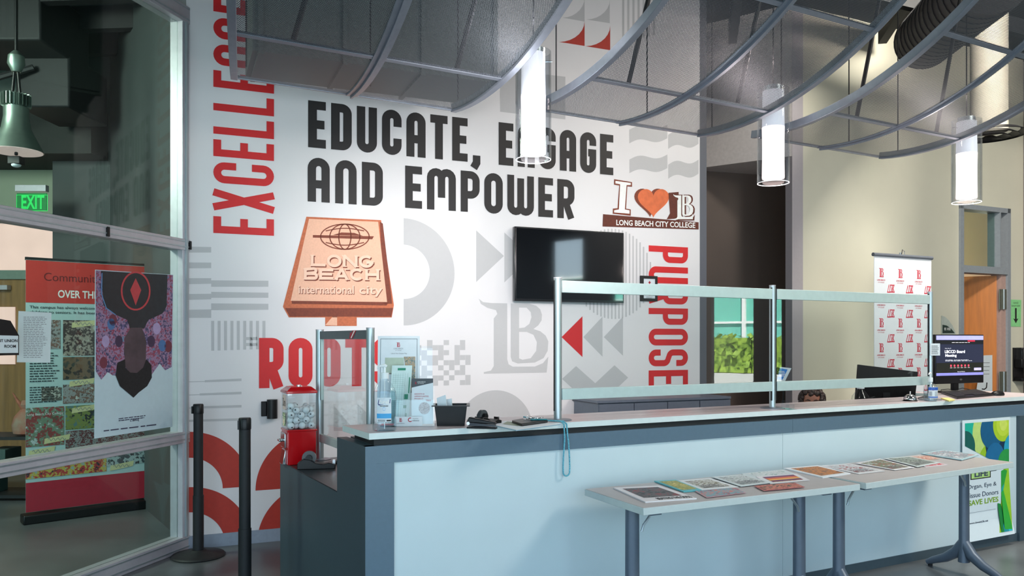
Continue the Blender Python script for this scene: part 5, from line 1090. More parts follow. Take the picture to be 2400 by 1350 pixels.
for r in range(9):
    z = bt-.16-r*.238
    if r % 1 == 0:
        for c_ in range(3):
            x = .10+.325*c_+.01
            b = MB(); lb_logo(b, bf(.001), x-.03, z-.04, x+.05, z+.05); put_text(b, 'LONG BEACH', bf(.001), x-.06, z-.075, x+.075, z-.06, .02); put_text(b, 'CITY COLLEGE', bf(.001), x-.045, z-.095, x+.06, z-.084); flat('emblem', b, CRIM, sb)
            x2 = x+.17; 
            if x2 < .98:
                zz = z-.145
                b = MB(); stroke(b, bf(.001), [(x2-.055, zz-.035), (x2-.03, zz+.035), (x2-.012, zz-.035)], .010, True)
                stroke(b, bf(.001), [(x2+.025, zz+.033), (x2-.005, zz+.033), (x2+.022, zz-.033), (x2-.01, zz-.033)], .010)
                stroke(b, bf(.001), [(x2+.032, zz-.033), (x2+.032, zz+.033), (x2+.06, zz+.033), (x2+.04, zz), (x2+.062, zz-.033)], .010, True); flat('emblem', b, CRIM, sb)
# ------------------------------------------------------------------ television, framed notice, wall items
tv0, tv1 = MUR.uv(1198, 620)[0], MUR.uv(1452, 620)[0]; zt_ = mp(1198, 533)[1]; zb_ = mp(1198, 706)[1]
tv = thing('television', 'large black television mounted on the mural wall', 'television', MUR.at((tv0+tv1)/2, zb_), MUR.rz)
tb_ = lambda a, b_, o0, o1, z0, z1: MB().bx(lambda x, y, z: MUR.at(x, z, y), a, b_, o0, o1, z0, z1)
obj('bezel', tb_(tv0, tv1, .03, .075, zb_, zt_), mat('tv_bezel', (16, 16, 20), .2, coat=.4), tv, bevel=.004)
obj('screen', tb_(tv0+.012, tv1-.012, .0745, .0765, zb_+.02, zt_-.012), mat('tv_screen', (7, 8, 12), .05, var=.02, spec=1, coat=1), tv)
obj('wall_bracket', tb_((tv0+tv1)/2-.2, (tv0+tv1)/2+.2, .004, .03, zb_+.15, zt_-.15), BLACKM, tv)
n0, n1 = MUR.uv(1499, 680)[0], MUR.uv(1538, 680)[0]; z0, z1 = mp(1518, 706)[1], mp(1518, 647)[1]
fn_ = thing('framed_notice', 'small black framed notice hanging over the vertical red word', 'frame', MUR.at((n0+n1)/2, z0), MUR.rz)
for a, b_, c_, d_ in ((n0, n1, z1-.025, z1), (n0, n1, z0, z0+.025), (n0, n0+.03, z0+.025, z1-.025), (n1-.02, n1, z0+.025, z1-.025)): obj('frame_bar', tb_(a, b_, .004, .022, c_, d_), BLACK, fn_)
obj('mount', tb_(n0+.03, n1-.02, .004, .012, z0+.025, z1-.025), PAPER, fn_)
def ff(x, z): return MUR.at(n0+(n1-n0)*x, z0+(z1-z0)*z, .0135)
b = MB(); rect(b, ff, .48, .72, .62, .76); rect(b, ff, .52, .68, .58, .80); rect(b, ff, .50, .22, .6, .30); flat('cross', b, CRIM, fn_)
b = MB(); lines(b, ff, .3, .5, .78, .64, 3); lines(b, ff, .35, .12, .75, .2, 2); flat('print', b, TEXTG, fn_)
ss = thing('room_sign', 'small curved room sign beside the framed doorway', 'sign', BEI.pt(2220, 770), BEI.rz)
bp = lambda off: (lambda x, y: BEI.pt(x, y, off))
obj('plate', MB().slab([BEI.pt(*p, .016) for p in [(2205, 784)]+[(2205, 740), (2213, 743), (2221, 751), (2229, 762), (2236, 777), (2237, 784)]], -BEI.n*.012), mat('sign_grey', (176, 184, 176), .5), ss)
b = MB(); poly(b, bp(.0172), [(2206, 781), (2206, 761), (2216, 763), (2226, 770), (2235, 781)]); flat('panel', b, mat('sign_dark_green', (44, 60, 54), .5), ss)
b = MB(); put_text(b, 'EE 102E', lambda x, y: BEI.pt(x, 774-y, .018), 2210, 0, 2225, 6, .02); flat('lettering', b, WHINK, ss)
gs = thing('green_notice', 'light green notice with a black down arrow right of the doorway', 'notice', BEI.pt(2380, 735), BEI.rz)
obj('sheet', MB().slab([BEI.pt(*p, .004) for p in [(2367, 765), (2392, 766), (2393, 703), (2366, 702)]], -BEI.n*.002), mat('notice_green', (136, 208, 140), .6), gs)
b = MB(); poly(b, bp(.005), [(2378, 722), (2382, 722), (2382, 748), (2386, 746), (2380, 758), (2374, 746), (2378, 748)]); put_text(b, 'HAND', lambda x, y: BEI.pt(x, 712-y, .005), 2374, 0, 2386, 4); put_text(b, 'SANITIZER', lambda x, y: BEI.pt(x, 719-y, .005), 2370, 0, 2390, 4); flat('arrow', b, INK, gs)
dp = thing('wall_dispenser', 'black wall dispenser with a clear top at the right edge', 'dispenser', BEI.pt(2386, 890), BEI.rz)
db = lambda px0, px1, y0, y1, o0, o1: MB().bx(lambda x, y, z: BEI.at(x, z, y), BEI.uv(px0, 800)[0], BEI.uv(px1, 800)[0], o0, o1, BEI.uv(px0, y1)[1], BEI.uv(px0, y0)[1])
obj('back_plate', db(2373, 2396, 815, 893, .0, .02), BLACK, dp); obj('clear_cover', db(2376, 2397, 814, 841, .02, .11), CLEAR, dp, bevel=.01); obj('body', db(2374, 2397, 841, 862, .02, .12), BLACK, dp, bevel=.01); obj('tray', db(2374, 2397, 885, 893, .02, .12), BLACK, dp, bevel=.006)
dn = thing('door_notice', 'white paper notice with a black hook arrow taped in the doorway', 'notice', BEI.pt(2304, 920, -.03), BEI.rz)
obj('sheet', MB().slab([BEI.pt(*p, .05) for p in [(2279, 920), (2317, 921), (2317, 832), (2292, 833)]], -BEI.n*.002), PAPER, dn)
b = MB(); lines(b, bp(.051), 2294, 877, 2311, 842, 4, .12, .1); stroke(b, bp(.051), [(2304, 896), (2303, 908), (2298, 912), (2292, 911)], 2.6); flat('print', b, INK, dn)
# round ceiling diffuser and spiral duct
df_c = at(2318, 318, 7.6)
rd = thing('round_diffuser', 'round black ceiling diffuser behind the rightmost pendant', 'diffuser', df_c)
for i, (r, z) in enumerate(((.32, 0), (.25, -.015), (.18, -.03), (.10, -.045))): obj('cone_ring', MB().lathe([(r, z), (r+.005, z+.004), (r-.06, z+.04), (r-.065, z+.036)], df_c, 36, cap=False), BLACK, rd)
obj('duct_neck', MB().cyl(df_c+Vector((0, 0, .035)), df_c+Vector((0, 0, 1.9)), .16, 28), mat('neck_beige', (150, 146, 134), .7), rd)
sd = thing('spiral_duct', 'big dark spiral duct under the ceiling at upper right', 'duct', at(2190, 60, 7.2)); m_ = MB()
p0, p1 = at(2165, 95, 7.8), at(2330, -60, 5.6); obj('duct_body', m_.cyl(p0, p1, .27, 32), mat('duct_brown_black', (38, 33, 32), .6, .1), sd)
for i in range(14): c0 = p0.lerp(p1, (i+.2)/14); d_ = (p1-p0).normalized(); obj('seam_ring', MB().cyl(c0, c0+d_*.012, .277, 32), BLACKM, sd)
# ------------------------------------------------------------------ curved perforated canopies
PERF = mat_perf('perforated_steel'); E_ = Vector((.88, .475, 0)).normalized(); G_ = Vector((.4853, -.8744, 0)); R0 = 2.05; S0_, H0_ = .35, 2.812; WID = 1.27
FAN = [E_*0, E_*WID, G_, G_, 0]     # start of left edge, start of right edge, their directions, lift
def cpt(t, a, off=0):
    """t along the width, a = roll angle round the trough; off pushes outwards (down)"""
    r = R0+off; q = t/WID; return FAN[0]*(1-q)+FAN[1]*q+(FAN[2]*(1-q)+FAN[3]*q)*(S0_+r*math.sin(a))+Vector((0, 0, H0_+FAN[4]+R0-r*math.cos(a)))
def strip_bar(t0, t1, a0, a1, o0, o1, n=26):
    b = MB(); k = 0
    for i in range(n+1):
        a = a0+(a1-a0)*i/n; b.v += [tuple(cpt(t0, a, o0)), tuple(cpt(t1, a, o0)), tuple(cpt(t1, a, o1)), tuple(cpt(t0, a, o1))]
    for i in range(n): b.f += [(4*i+j, 4*i+(j+1) % 4, 4*i+4+(j+1) % 4, 4*i+4+j) for j in range(4)]
    b.f += [(0, 1, 2, 3), (4*n+3, 4*n+2, 4*n+1, 4*n)]; return b
aA, aZ = -.14, 1.02
def sa(s): return math.asin((s-S0_)/R0)
def canopy(label):
    t = thing('mesh_canopy', label, 'canopy', group='curved mesh canopies over the counter')
    cuts = [aA, sa(.66), sa(1.36), aZ]
    for i in range(2):
        for j in range(3):
            t0, t1 = WID/2*i+.012, WID/2*(i+1)-.012; n = 14; A = []; B = []; ua = []; ub = []
            for k in range(n+1):
                a = cuts[j]+(cuts[j+1]-cuts[j])*k/n; A.append(cpt(t0, a)); B.append(cpt(t1, a)); ua.append((t0, a*R0)); ub.append((t1, a*R0))
            b = MB(); b.quadstrip(A, B, (ua, ub)); obj('mesh_panel', b, PERF, t, recalc=False)
    for x in (0, WID): obj('edge_band', strip_bar(x-.018, x+.018, aA, aZ, -.035, .012), STEEL, t, bevel=.002)
    obj('rib', strip_bar(WID/2-.03, WID/2+.03, aA, aZ, -.004, .008), STEEL, t); obj('rib_flange', strip_bar(WID/2-.006, WID/2+.006, aA, aZ, .008, .02), STEEL, t)
    for j, a in enumerate((aA, sa(.66), sa(1.36), aZ)): obj('seam_bar', strip_bar(.018, WID-.018, a-.006, a+.006, -.012, .004, 2), STEEL, t)
    for x in (.25, WID-.25):
        q_ = cpt(x, sa(.66), -.01); obj('hanger_strut', MB().tube([q_, q_+Vector((0, .0, .9))+E_*.25, q_+Vector((0, 0, 2.3))+E_*.5], .013, 8), BLACKM, t)
    for x in (.06, WID*.55, WID-.06): q_ = cpt(x, -.05, -.02); obj('cable', MB().cyl(q_, q_+Vector((0, 0, 2.3)), .004, 6), RUB, t)
    return t
c0 = canopy('middle curved perforated canopy between the left and middle pendants')
B0 = Vector((.074, 4.64, 0)); C0 = B0+Vector((1.477, .63, 0)); A0 = B0-Vector((1.477, .63, 0))
c0.location = B0
gl2 = Vector((.335, -1, 0)).normalized(); FAN = [Vector((0, 0, 0)), E_*WID-E_*.09, gl2, G_, -.03]
c1 = canopy('curved perforated steel canopy above the slogan, leftmost of three'); c1.location = A0
dup(c0, C0, 0, 'curved perforated canopy in front of the beige wall, rightmost of three')
# ------------------------------------------------------------------ pendants
FROST = mat('frosted_tube_lit', (255, 246, 246), .5, emit=2.6, var=.0); FROST2 = mat('frosted_tube_lit_warm', (255, 236, 230), .5, emit=2.6, var=.0); FTOP = mat('frosted_tube_top', (226, 224, 228), .5, emit=.55, var=0)
TUBE = mat_glass('pendant_outer_glass', (244, 246, 248), 1.6, .02)
def pendant(loc, label, fm_, glowc, e):
    t = thing('pendant_lamp', label, 'lamp', loc, 0, 'cylinder pendants over the counter'); x, y, z = loc
    pw_ = obj('outer_tube', MB().lathe([(.095, 0), (.095, .57), (.089, .57), (.089, .0)], loc, 40, cap=False), TUBE, t)
    obj('outer_rim', MB().tube([(x+.092*math.cos(a), y+.092*math.sin(a), z+.002) for a in [2*PI*i/40 for i in range(40)]], .0022, 6, True), mat('glass_rim', (236, 240, 244), .2, emit=.3), t)
    obj('inner_tube', MB().lathe([(.064, .03), (.066, .035), (.064, .20), (.066, .34)], loc, 36), fm_, t)
    obj('inner_tube_top', MB().lathe([(.066, .34), (.064, .45), (.063, .56)], loc, 36), FTOP, t)
    obj('cap', MB().cyl((x, y, z+.56), (x, y, z+.59), .055, 28), ALU, t)
    for s in (-1, 1): obj('screw', MB().cyl((x+s*.062, y, z+.52), (x+s*.1, y, z+.52), .004, 8), CHROME, t)
    obj('cord', MB().cyl((x, y, z+.59), (x, y, CEIL), .004, 8), RUB, t)
    l = lamp('pendant_light', 'POINT', (x, y, z-.12), (0, 0, 0), e, glowc, shadow_soft_size=.09)
    l = lamp('pendant_uplight', 'POINT', (x, y, z+.75), (0, 0, 0), e*.6, glowc, shadow_soft_size=.05)
pendant((.113, 4.2, 2.448), 'bright white cylinder pendant with clear outer glass, leftmost', FROST, (.93, .93, 1), 10)
pendant((1.59, 4.83, 2.448), 'glowing cylinder pendant in front of the brown recess, middle one', FROST2, (1, .82, .8), 12)
pendant((3.156, 5.51, 2.448), 'glowing cylinder pendant in front of the beige wall, rightmost', FROST2, (1, .85, .8), 12)
# ------------------------------------------------------------------ inside the glazed office
OP = VP(-3.97, 6.44, .70, .62); ou0, ou1 = OP.uv(60, 700)[0], OP.uv(342, 700)[0]; OWd = ou1-ou0
bn = thing('rollup_banner', 'tall red and white photo collage roll-up banner inside the office', 'banner', OP.at((ou0+ou1)/2, 0, .0), OP.rz)
def of(off=0): return lambda x, z: OP.at(ou0+x*OWd, z, .003+off)
obj('banner_sheet', MB().slab([of()(0, .09), of()(1, .09), of()(1, 2.15), of()(0, 2.15)], -OP.n*.003), mat('banner_pale_blue', (176, 200, 200), .5, var=.02), bn)
obj('top_bar', MB().slab([of()(-.003, 2.145), of()(1.003, 2.145), of()(1.003, 2.17), of()(-.003, 2.17)], -OP.n*.02), BLACKM, bn)
obj('base_cassette', MB().bx(lambda x, y, z: OP.at(ou0+x*OWd, z, y), -.03, 1.02, -.07, .07, .0, .075), BLACK, bn, bevel=.01)
BRD = mat('banner_red', (196, 58, 52), .5, var=.04)
b = MB(); rect(b, of(.001), 0, 1.80, 1, 2.145); flat('red_heading', b, BRD, bn)
b = MB(); rect(b, of(.001), 0, .09, 1, .33); flat('red_foot', b, mat('banner_foot_red', (176, 36, 56), .5), bn)
b = MB(); put_text(b, 'OVER THE YEARS', of(.002), .25, 1.845, .80, 1.91, .02); flat('lettering', b, WHINK, bn)
b = MB(); 
def script(b, fn, x0, z0, x1, z1, n):
    pts = [(x0+(x1-x0)*i/(n*8), (z0+z1)/2+(z1-z0)/2*math.sin(i*PI/4)*(.4+.6*abs(math.sin(i*.37)))) for i in range(n*8+1)]; stroke(b, fn, pts, .004)
put_text(b, 'Community', of(.002), .14, 1.96, .60, 2.05); flat('script_lettering', b, mat('script_dark_red', (110, 30, 34), .5), bn)
b = MB(); put_text(b, 'This campus has always welcomed, celebrated and served', of(.002), .03, 1.745, .97, 1.775, .01); put_text(b, 'children to seniors. It has been a gathering place for all', of(.002), .03, 1.705, .97, 1.735, .01)
lines(b, of(.002), .03, 1.15, .27, 1.4, 12, .45); lines(b, of(.002), .03, .98, .27, 1.12, 7, .45); flat('small_lettering', b, mat('text_slate', (52, 64, 70), .6), bn)
CR = [(40, 44, 48), (86, 76, 74), (150, 150, 150), (120, 90, 80), (190, 196, 190)]; CR2 = [(44, 50, 48), (90, 84, 66), (140, 60, 60), (110, 130, 110), (180, 190, 190)]
PH_ = [(.03, 1.42, .27, 1.66, CR, 30), (.29, 1.36, .98, 1.66, [(112, 132, 130), (96, 84, 80), (60, 50, 50), (150, 140, 130), (180, 180, 170)], 30), (.29, 1.16, .98, 1.35, [(70, 74, 68), (40, 42, 40), (110, 90, 70), (60, 66, 60)], 16), (.29, .96, .98, 1.12, CR, 26), (.12, .99, .28, 1.1, [(150, 150, 140), (110, 120, 116), (90, 86, 80), (180, 180, 170)], 40),
       (.0, .62, .30, .94, CR2, 26), (.31, .74, .62, .94, [(60, 84, 84), (40, 44, 48), (120, 130, 70), (90, 120, 120)], 22), (.31, .55, 1.0, .73, [(36, 34, 36), (70, 56, 56), (140, 140, 140), (96, 40, 44), (110, 120, 116)], 46), (.0, .36, .65, .53, [(70, 90, 96), (48, 50, 56), (180, 60, 60), (190, 170, 80), (150, 170, 170)], 30), (.65, .40, 1.0, .53, [(150, 30, 44), (60, 70, 76), (160, 176, 176), (44, 48, 52)], 20)]
for i, (x0, z0, x1, z1, cc, sc2) in enumerate(PH_):
    b = MB(); rect(b, of(.002), x0, z0, x1, z1); flat('photo', b, mat_photo('collage_%d' % i, cc, sc2), bn)
NOTE = mat('note_yellow', (206, 200, 150), .6)
for i, (x, z) in enumerate(((.36, 1.62), (.34, 1.125), (.36, .9), (.14, .66), (.02, .57), (.68, .385), (.83, .55))):
    b = MB(); poly(b, of(.003), [(x, z-.025), (x+.2, z), (x+.21, z+.045), (x+.005, z+.02)]); nb_ = flat('note_strip', b, NOTE, bn); b = MB(); script(b, of(.0035), x+.03, z-.002, x+.17, z+.025, 4); flat('note_script', b, TEXTG, nb_)
b = MB(); put_text(b, 'Long Beach City College', of(.003), .01, .87, .29, .895); flat('photo_lettering', b, WHINK, bn)
# poster taped inside the glass: generic upside-down portrait stand-in
pg = thing('film_poster', 'white bordered film poster with a dark upside-down figure taped to the glass', 'poster', GLZ.pt(310, 1020, -.012), GLZ.rz)
gl_ = lambda off: (lambda x, y: GLZ.pt(x, y, .007+off))
obj('sheet', MB().slab([gl_(0)(219, 1028), gl_(0)(402, 1000), gl_(0)(404, 644), gl_(0)(221, 632)], -GLZ.n*.0012), mat('poster_paper', (186, 206, 214), .5, var=.02), pg)
b = MB(); poly(b, gl_(.001), [(222, 634), (403, 645), (400, 860), (385, 868), (372, 852), (352, 880), (262, 880), (250, 872), (235, 890), (222, 870)]); flat('purple_ground', b, mat_photo('poster_purple', [(80, 66, 110), (120, 104, 150), (60, 60, 96), (150, 120, 150), (140, 60, 84), (100, 130, 160)], 34), pg)
b = MB(); poly(b, gl_(.002), [(234, 635), (390, 644), (388, 718), (378, 735), (345, 750), (335, 770), (302, 770), (296, 750), (262, 735), (240, 716)]); flat('dark_torso', b, mat('poster_torso', (20, 28, 34), .4, var=.3), pg)
b = MB(); poly(b, gl_(.0025), [(290, 790), (304, 768), (330, 768), (340, 800), (339, 845), (330, 866), (318, 874), (302, 874), (291, 860), (288, 820)]); flat('face_shape', b, mat('poster_face', (74, 58, 64), .5, var=.3, scale=12), pg)
b = MB(); poly(b, gl_(.003), [(272, 850), (290, 842), (291, 862), (302, 873), (318, 874), (332, 862), (340, 842), (352, 856), (353, 885), (342, 905), (322, 920), (310, 932), (296, 920), (278, 905), (268, 880)]); flat('hair_shape', b, mat('poster_hair', (20, 18, 20), .7, var=.4, scale=60), pg)
b = MB(); stroke(b, gl_(.003), ell(315, 682, 33, 44, n=30)[:-1], 4, True); poly(b, gl_(.003), [(315, 652), (328, 680), (315, 716), (302, 680)]); flat('red_emblem', b, mat('poster_red', (190, 60, 66), .5), pg)
b = MB(); stroke(b, gl_(.003), [(236, 640), (235, 690), (246, 722), (268, 738)], 2.0); flat('blue_rim', b, mat('poster_blue_rim', (90, 140, 190), .5), pg)
b = MB(); put_text(b, 'JUNE 2', lambda x, y: gl_(.003)(624-x, 990-y*1-(624-x-300)*.12), 301, 0, 322, 7, .02); lines(b, lambda x, y: gl_(.003)(x, y-(x-300)*.12), 275, 984, 345, 975, 2); lines(b, lambda x, y: gl_(.003)(x, y-(x-300)*.12), 240, 1004, 390, 998, 1); flat('lettering', b, mat('poster_text', (60, 60, 84), .6), pg)
for i, (x, y) in enumerate(((262, 750), (245, 800), (258, 760), (276, 800), (240, 850), (365, 770), (378, 810), (352, 800), (392, 812))):
    b = MB(); poly(b, gl_(.0015), ell(x, y, 9, 14, n=14)[:-1]); flat('crowd_shape', b, mat('crowd%d' % (i % 4), [(110, 44, 60), (170, 150, 190), (70, 110, 160), (60, 40, 70)][i % 4], .5), pg)
# sheet, sign box, cloth bag
ps = thing('posted_sheet', 'white printed sheet taped to the office glass', 'paper', GLZ.pt(78, 850, .0), GLZ.rz)
obj('sheet', MB().slab([gl_(0)(37, 849), gl_(0)(115, 850), gl_(0)(118, 733), gl_(0)(41, 729)], GLZ.n*.0012), mat('sheet_white', (206, 220, 222), .6, var=.02), ps)
b = MB(); lines(b, gl_(.002), 52, 838, 108, 740, 24, .3); flat('print', b, TEXTG, ps)
sbx = thing('sign_box', 'black angled sign box at the left edge reading union room', 'sign', GLZ.pt(5, 830, .06), GLZ.rz)
sgn2 = lambda off: (lambda x, y: GLZ.pt(x, y, off))
obj('box_body', MB().slab([GLZ.pt(*p, .02) for p in [(-70, 834), (20, 832), (20, 786), (0, 752), (-70, 740)]], GLZ.n*.05), BLACK, sbx)
obj('white_plate', MB().slab([GLZ.pt(*p, .072) for p in [(-65, 828), (17, 827), (17, 787), (-65, 785)]], GLZ.n*.001), PAPER, sbx)
b = MB(); put_text(b, 'STUDENT UNION', lambda x, y: sgn2(.0745)(x, 802-y), -60, 0, 15, 7, .02); put_text(b, 'ROOM', lambda x, y: sgn2(.0745)(x, 815-y), -16, 0, 11, 7, .02); flat('lettering', b, INK, sbx)
bgp = at(34, 1035, 7.3)
cbn = thing('side_shelf', 'dark shelf unit inside the office left of the banner', 'shelf', (bgp.x-.1, 7.5, 0))
for z in (.04, .32, .58): obj('shelf_board', MB().box((bgp.x-.25, 7.55, z), (.9, .4, .03)), BLACKM, cbn)
for x in (-.68, .18): obj('side_board', MB().box((bgp.x+x, 7.55, .3), (.03, .4, .6)), BLACKM, cbn)
bgo = MB().lathe([(.05, 0), (.10, .02), (.115, .10), (.09, .18), (.03, .25), (.045, .29), (.02, .33)], (bgp.x, 7.45, .596), 18, 1, .7)
bg_ = thing('cloth_bag', 'tied cream and rust cloth bag on the office shelf', 'bag', (bgp.x, 7.45, .596)); obj('bag_body', bgo, mat('cloth_cream', (176, 160, 140), .8, var=.4, scale=10, rgb2=(150, 80, 60)), bg_)
obj('knot', MB().tube([(bgp.x-.01, 7.45, .85), (bgp.x-.05, 7.43, .92), (bgp.x-.1, 7.43, 1.0)], [.025, .015, .004]).tube([(bgp.x+.01, 7.45, .85), (bgp.x+.05, 7.45, .9), (bgp.x+.08, 7.45, .86)], [.02, .014, .006]), mat('cloth_rust', (150, 90, 70), .8, var=.3), bg_)
for i, (x, z, c_) in enumerate(((-.45, .335, (90, 30, 40)), (-.22, .335, (60, 80, 76)), (-.35, .055, (70, 96, 90)))): tag(obj('storage_box', MB().box((bgp.x+x, 7.5, z+.07), (.17, .25, .14)), mat('box%d' % i, c_, .6), bevel=.005, origin=(bgp.x+x, 7.5, z)), ('dark red box on the office shelf', 'dark green box on the middle board of the office shelf', 'teal box on the bottom board of the office shelf')[i], 'box')
# exit sign and high bay lamp
ex = at(75, 465, 8.0); es = thing('exit_sign', 'green lit exit sign inside the glazed office', 'sign', ex)
obj('housing', MB().box((ex.x, 8.0, at(0, 442, 8.0).z), (.31, .06, .065)), ALUP, es, bevel=.003)
obj('panel', MB().box((ex.x, 8.0, at(0, 474, 8.0).z), (.30, .01, .18)), mat('exit_panel_green', (30, 120, 60), .3, emit=.25), es)
b = MB(); put_text(b, 'EXIT', lambda x, y: at(x, 490-y, 7.992), 50, 0, 104, 33, .03); flat('lettering', b, mat('exit_green', (30, 200, 90), .4, emit=.45), es)
ob_ = MB(); stroke(ob_, lambda x, y: at(x, y, 7.993), [(39, 457), (111, 457), (111, 494), (39, 494)], 1.5, True); flat('lit_edge', ob_, mat('exit_green'), es) if False else flat('lit_edge', ob_, MATS['exit_green'], es)
hb = at(38, 355, 6.0); hl = thing('high_bay_lamp', 'brushed metal bell lamp hanging in the glazed office', 'lamp', hb); c = (hb.x, 6.0, hb.z)
BEL = mat('bell_metal', (120, 134, 126), .38, .75, var=.05)
obj('reflector', MB().lathe([(.185, 0), (.18, .01), (.145, .08), (.10, .17), (.085, .26), (.085, .33)], c, 40), BEL, hl)
obj('lens', MB().lathe([(.178, -.004), (.178, .002)], c, 40), mat('lens_pink', (230, 200, 196), .5, emit=.6), hl)
ht_ = MB(); ht_.cyl((c[0], c[1], c[2]+.33), (c[0], c[1], c[2]+.43), .07, 24)
obj('driver', ht_, BEL, hl)
for i in range(22): a = 2*PI*i/22; obj('fin', MB().box((c[0]+.085*math.cos(a), c[1]+.085*math.sin(a), c[2]+.385), (.03, .005, .09), a), BEL, hl)
obj('canopy_cup', MB().lathe([(.03, .60), (.06, .66), (.055, .72), (.02, .76)], c, 24), BEL, hl)
for s in (-.03, .03): obj('stem', MB().cyl((c[0]+s, c[1], c[2]+.43), (c[0]+s*.4, c[1], c[2]+.62), .01), BLACK, hl)
obj('conduit', MB().cyl((c[0], c[1], c[2]+.75), (c[0], c[1], 4.8), .012), BLACK, hl)
obj('sensor', MB().cyl((c[0], c[1], c[2]-.03), (c[0], c[1], c[2]-.004), .012).box((c[0], c[1], c[2]-.07), (.095, .07, .06)), BLACKM, hl, bevel=.006); obj('sensor_lens', MB().ball((c[0], c[1], c[2]-.10), .035, 16, 8, .6), PAPER, hl)
# ------------------------------------------------------------------ seated person behind the counter
px_, py_ = 2.42, 6.40; PZ = .99
pn = thing('person', 'person with short curly dark hair seated low behind the counter', 'person', (px_, py_, 0), 0)
SKIN = mat('skin_brown', (150, 98, 78), .5, var=.05, scale=8); HAIR = mat('hair_dark', (26, 19, 18), .6, var=.5, scale=40, rgb2=(60, 40, 34)); SHIRT = mat('shirt_dark_grey', (52, 54, 60), .8, var=.1); TROU = mat('trousers_black', (30, 32, 38), .8)
face = Vector((-px_, -py_, 0)).normalized(); fy = math.atan2(face.y, face.x)+PI/2; pfm = frame((px_, py_, 0), fy)   # local -y is the viewing direction
def skin(name, nodes, edges, m, parent, sub=2):
    me = bpy.data.meshes.new(name); T = full_matrix(parent).inverted(); me.from_pydata([tuple(T @ pfm(*n[:3])) for n in nodes], edges, []); o = bpy.data.objects.new(name, me); C.objects.link(o); o.parent = parent
    md = o.modifiers.new('skin', 'SKIN'); 
    for i, n in enumerate(nodes): me.skin_vertices[0].data[i].radius = (n[3], n[4] if len(n) > 4 else n[3])
    me.skin_vertices[0].data[0].use_root = True; md.use_smooth_shade = True
    s = o.modifiers.new('sub', 'SUBSURF'); s.levels = s.render_levels = sub; me.materials.append(m); return o
# torso, arms, legs in one surface
N = [(0, .10, .50, .15, .11), (0, .09, .62, .135, .10), (0, .06, .74, .15, .11), (0, .05, .81, .12, .09), (0, .03, .87, .05, .05), (0, .02, .92, .048, .048),
     (-.17, .05, .80, .055), (-.22, -.05, .70, .047), (-.20, -.22, .775, .036), (-.13, -.33, .78, .028), (.17, .05, .80, .055), (.22, -.05, .70, .047), (.20, -.22, .775, .036), (.13, -.33, .78, .028),
     (-.10, -.02, .48, .085), (-.13, -.38, .47, .062), (-.13, -.40, .10, .042), (-.13, -.50, .05, .035), (.10, -.02, .48, .085), (.13, -.38, .47, .062), (.13, -.40, .10, .042), (.13, -.50, .05, .035)]
Ed = [(0, 1), (1, 2), (2, 3), (3, 4), (4, 5), (3, 6), (6, 7), (7, 8), (8, 9), (3, 10), (10, 11), (11, 12), (12, 13), (0, 14), (14, 15), (15, 16), (16, 17), (0, 18), (18, 19), (19, 20), (20, 21)]
body = skin('body', N, Ed, SHIRT, pn)
for s in (-1, 1):
    hn = [(s*.13, -.33, .775, .022, .014), (s*.115, -.375, .772, .034, .014)]; he = [(0, 1)]
    for i, (dx, ln) in enumerate(((-.024, .062), (-.008, .072), (.008, .068), (.024, .052))):
        k = len(hn); b0_ = (s*.115+dx, -.40); hn += [(b0_[0], b0_[1], .772, .0085), (b0_[0]+dx*.2, b0_[1]-ln*.5, .771, .008), (b0_[0]+dx*.2, b0_[1]-ln, .762, .0065)]; he += [(1, k), (k, k+1), (k+1, k+2)]
    k = len(hn); hn += [(s*.115-s*.034, -.36, .770, .010), (s*.115-s*.052, -.395, .765, .008)]; he += [(1, k), (k, k+1)]
    skin('hand', hn, he, SKIN, pn, 1)
hd = MB(); hc_ = (0, -.02, PZ); prof = [(.012, -.125), (.045, -.118), (.062, -.09), (.070, -.05), (.076, 0), (.077, .04), (.068, .08), (.045, .105), (.01, .115)]
k0 = 0; nseg = 28; hv = []
for r, z in prof:
    for j in range(nseg):
        a = 2*PI*j/nseg; x, y = r*math.cos(a), r*math.sin(a)*1.2
        if y < 0 and z < -.06: y *= .95
        if abs(x) < .02 and y < 0 and -.045 < z < 0: y -= .012
        hv.append(pfm(x, y-.02, PZ+z))
hd.v = [tuple(v) for v in hv]; hd.f = [(i*nseg+j, i*nseg+(j+1) % nseg, (i+1)*nseg+(j+1) % nseg, (i+1)*nseg+j) for i in range(len(prof)-1) for j in range(nseg)]+[tuple(range(nseg)), tuple((len(prof)-1)*nseg+j for j in range(nseg))]
head = obj('head', hd, SKIN, pn, angle=80)
obj('nose', MB().loft([pfm(-.016, -.105, PZ-.045), pfm(.016, -.105, PZ-.045), pfm(.010, -.10, PZ-.052), pfm(-.010, -.10, PZ-.052)], [pfm(-.006, -.108, PZ-.002), pfm(.006, -.108, PZ-.002), pfm(.005, -.10, PZ), pfm(-.005, -.10, PZ)]).ball(pfm(0, -.118, PZ-.04), .013, 10, 8), SKIN, head, angle=90)
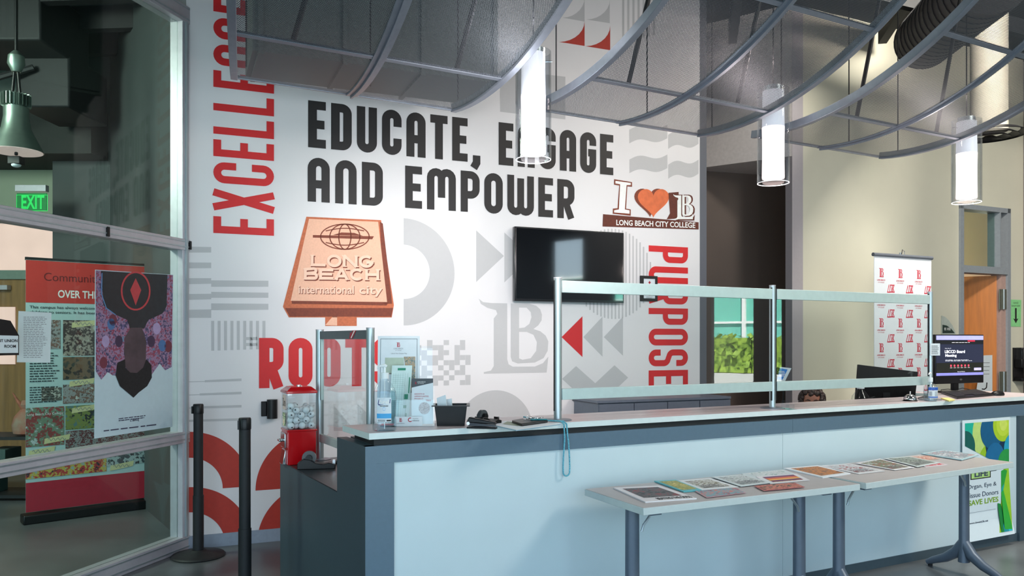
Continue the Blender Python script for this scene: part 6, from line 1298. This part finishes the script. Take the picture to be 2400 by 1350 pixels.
for s in (-1, 1):
    ev = obj('eye', MB().ball(pfm(s*.031, -.094, PZ+.002), .0125, 14, 10), mat('eye_white', (220, 214, 208), .3), head); obj('iris', MB().ball(pfm(s*.031, -.1025, PZ+.002), .0058, 12, 8), mat('iris_dark', (30, 20, 16), .2), ev)
    obj('eyebrow', MB().tube([pfm(s*.012, -.112, PZ+.022), pfm(s*.032, -.110, PZ+.028), pfm(s*.052, -.096, PZ+.022)], [.003, .004, .002]), HAIR, head)
    obj('eyelid', MB().tube([pfm(s*.018, -.104, PZ+.008), pfm(s*.031, -.108, PZ+.013), pfm(s*.044, -.101, PZ+.008)], .003), SKIN, head)
    obj('ear', MB().lathe([(.004, -.03), (.014, -.02), (.018, .0), (.014, .022), (.004, .03)], pfm(s*.078, -.01, PZ-.005), 12, .45, 1, fy), SKIN, head)
obj('mouth', MB().tube([pfm(-.022, -.105, PZ-.072), pfm(0, -.112, PZ-.07), pfm(.022, -.105, PZ-.072)], [.003, .006, .003]), mat('lips', (130, 70, 66), .5), head)
hr_ = MB(); rnd = random.Random(11)
for i in range(330):
    a = rnd.uniform(0, 2*PI); zz = rnd.uniform(-.4, 1); rr_ = math.sqrt(max(0, 1-zz*zz)); x, y, z = rr_*math.cos(a)*.088, rr_*math.sin(a)*.103-.01, zz*.098+.022
    if y < -.055 and z < .07 and abs(x) < .066: continue
    hr_.ball(pfm(x, y, PZ+z), rnd.uniform(.014, .024), 7, 5)
hro = obj('hair', hr_, HAIR, head, angle=80)
ch = thing('office_chair', 'black office chair under the seated person', 'chair', pfm(0, .12, 0), fy)
obj('seat', MB().bx(pfm, -.22, .22, -.18, .26, .34, .40), BLACKM, ch, bevel=.03); obj('backrest', MB().bx(pfm, -.19, .19, .25, .30, .48, .80), BLACKM, ch, bevel=.02); obj('back_stem', MB().bx(pfm, -.03, .03, .26, .29, .36, .5), BLACK, ch); obj('column', MB().cyl(pfm(0, .05, .08), pfm(0, .05, .34), .03), BLACK, ch)
for i in range(5): a = 2*PI*i/5; lg_ = obj('leg', MB().tube([pfm(0, .05, .09), pfm(.27*math.cos(a), .05+.27*math.sin(a), .06)], [.025, .015]), BLACK, ch); obj('caster', MB().cyl(pfm(.27*math.cos(a)-.01, .05+.27*math.sin(a), .027), pfm(.27*math.cos(a)+.01, .05+.27*math.sin(a), .027), .026), RUB, lg_)
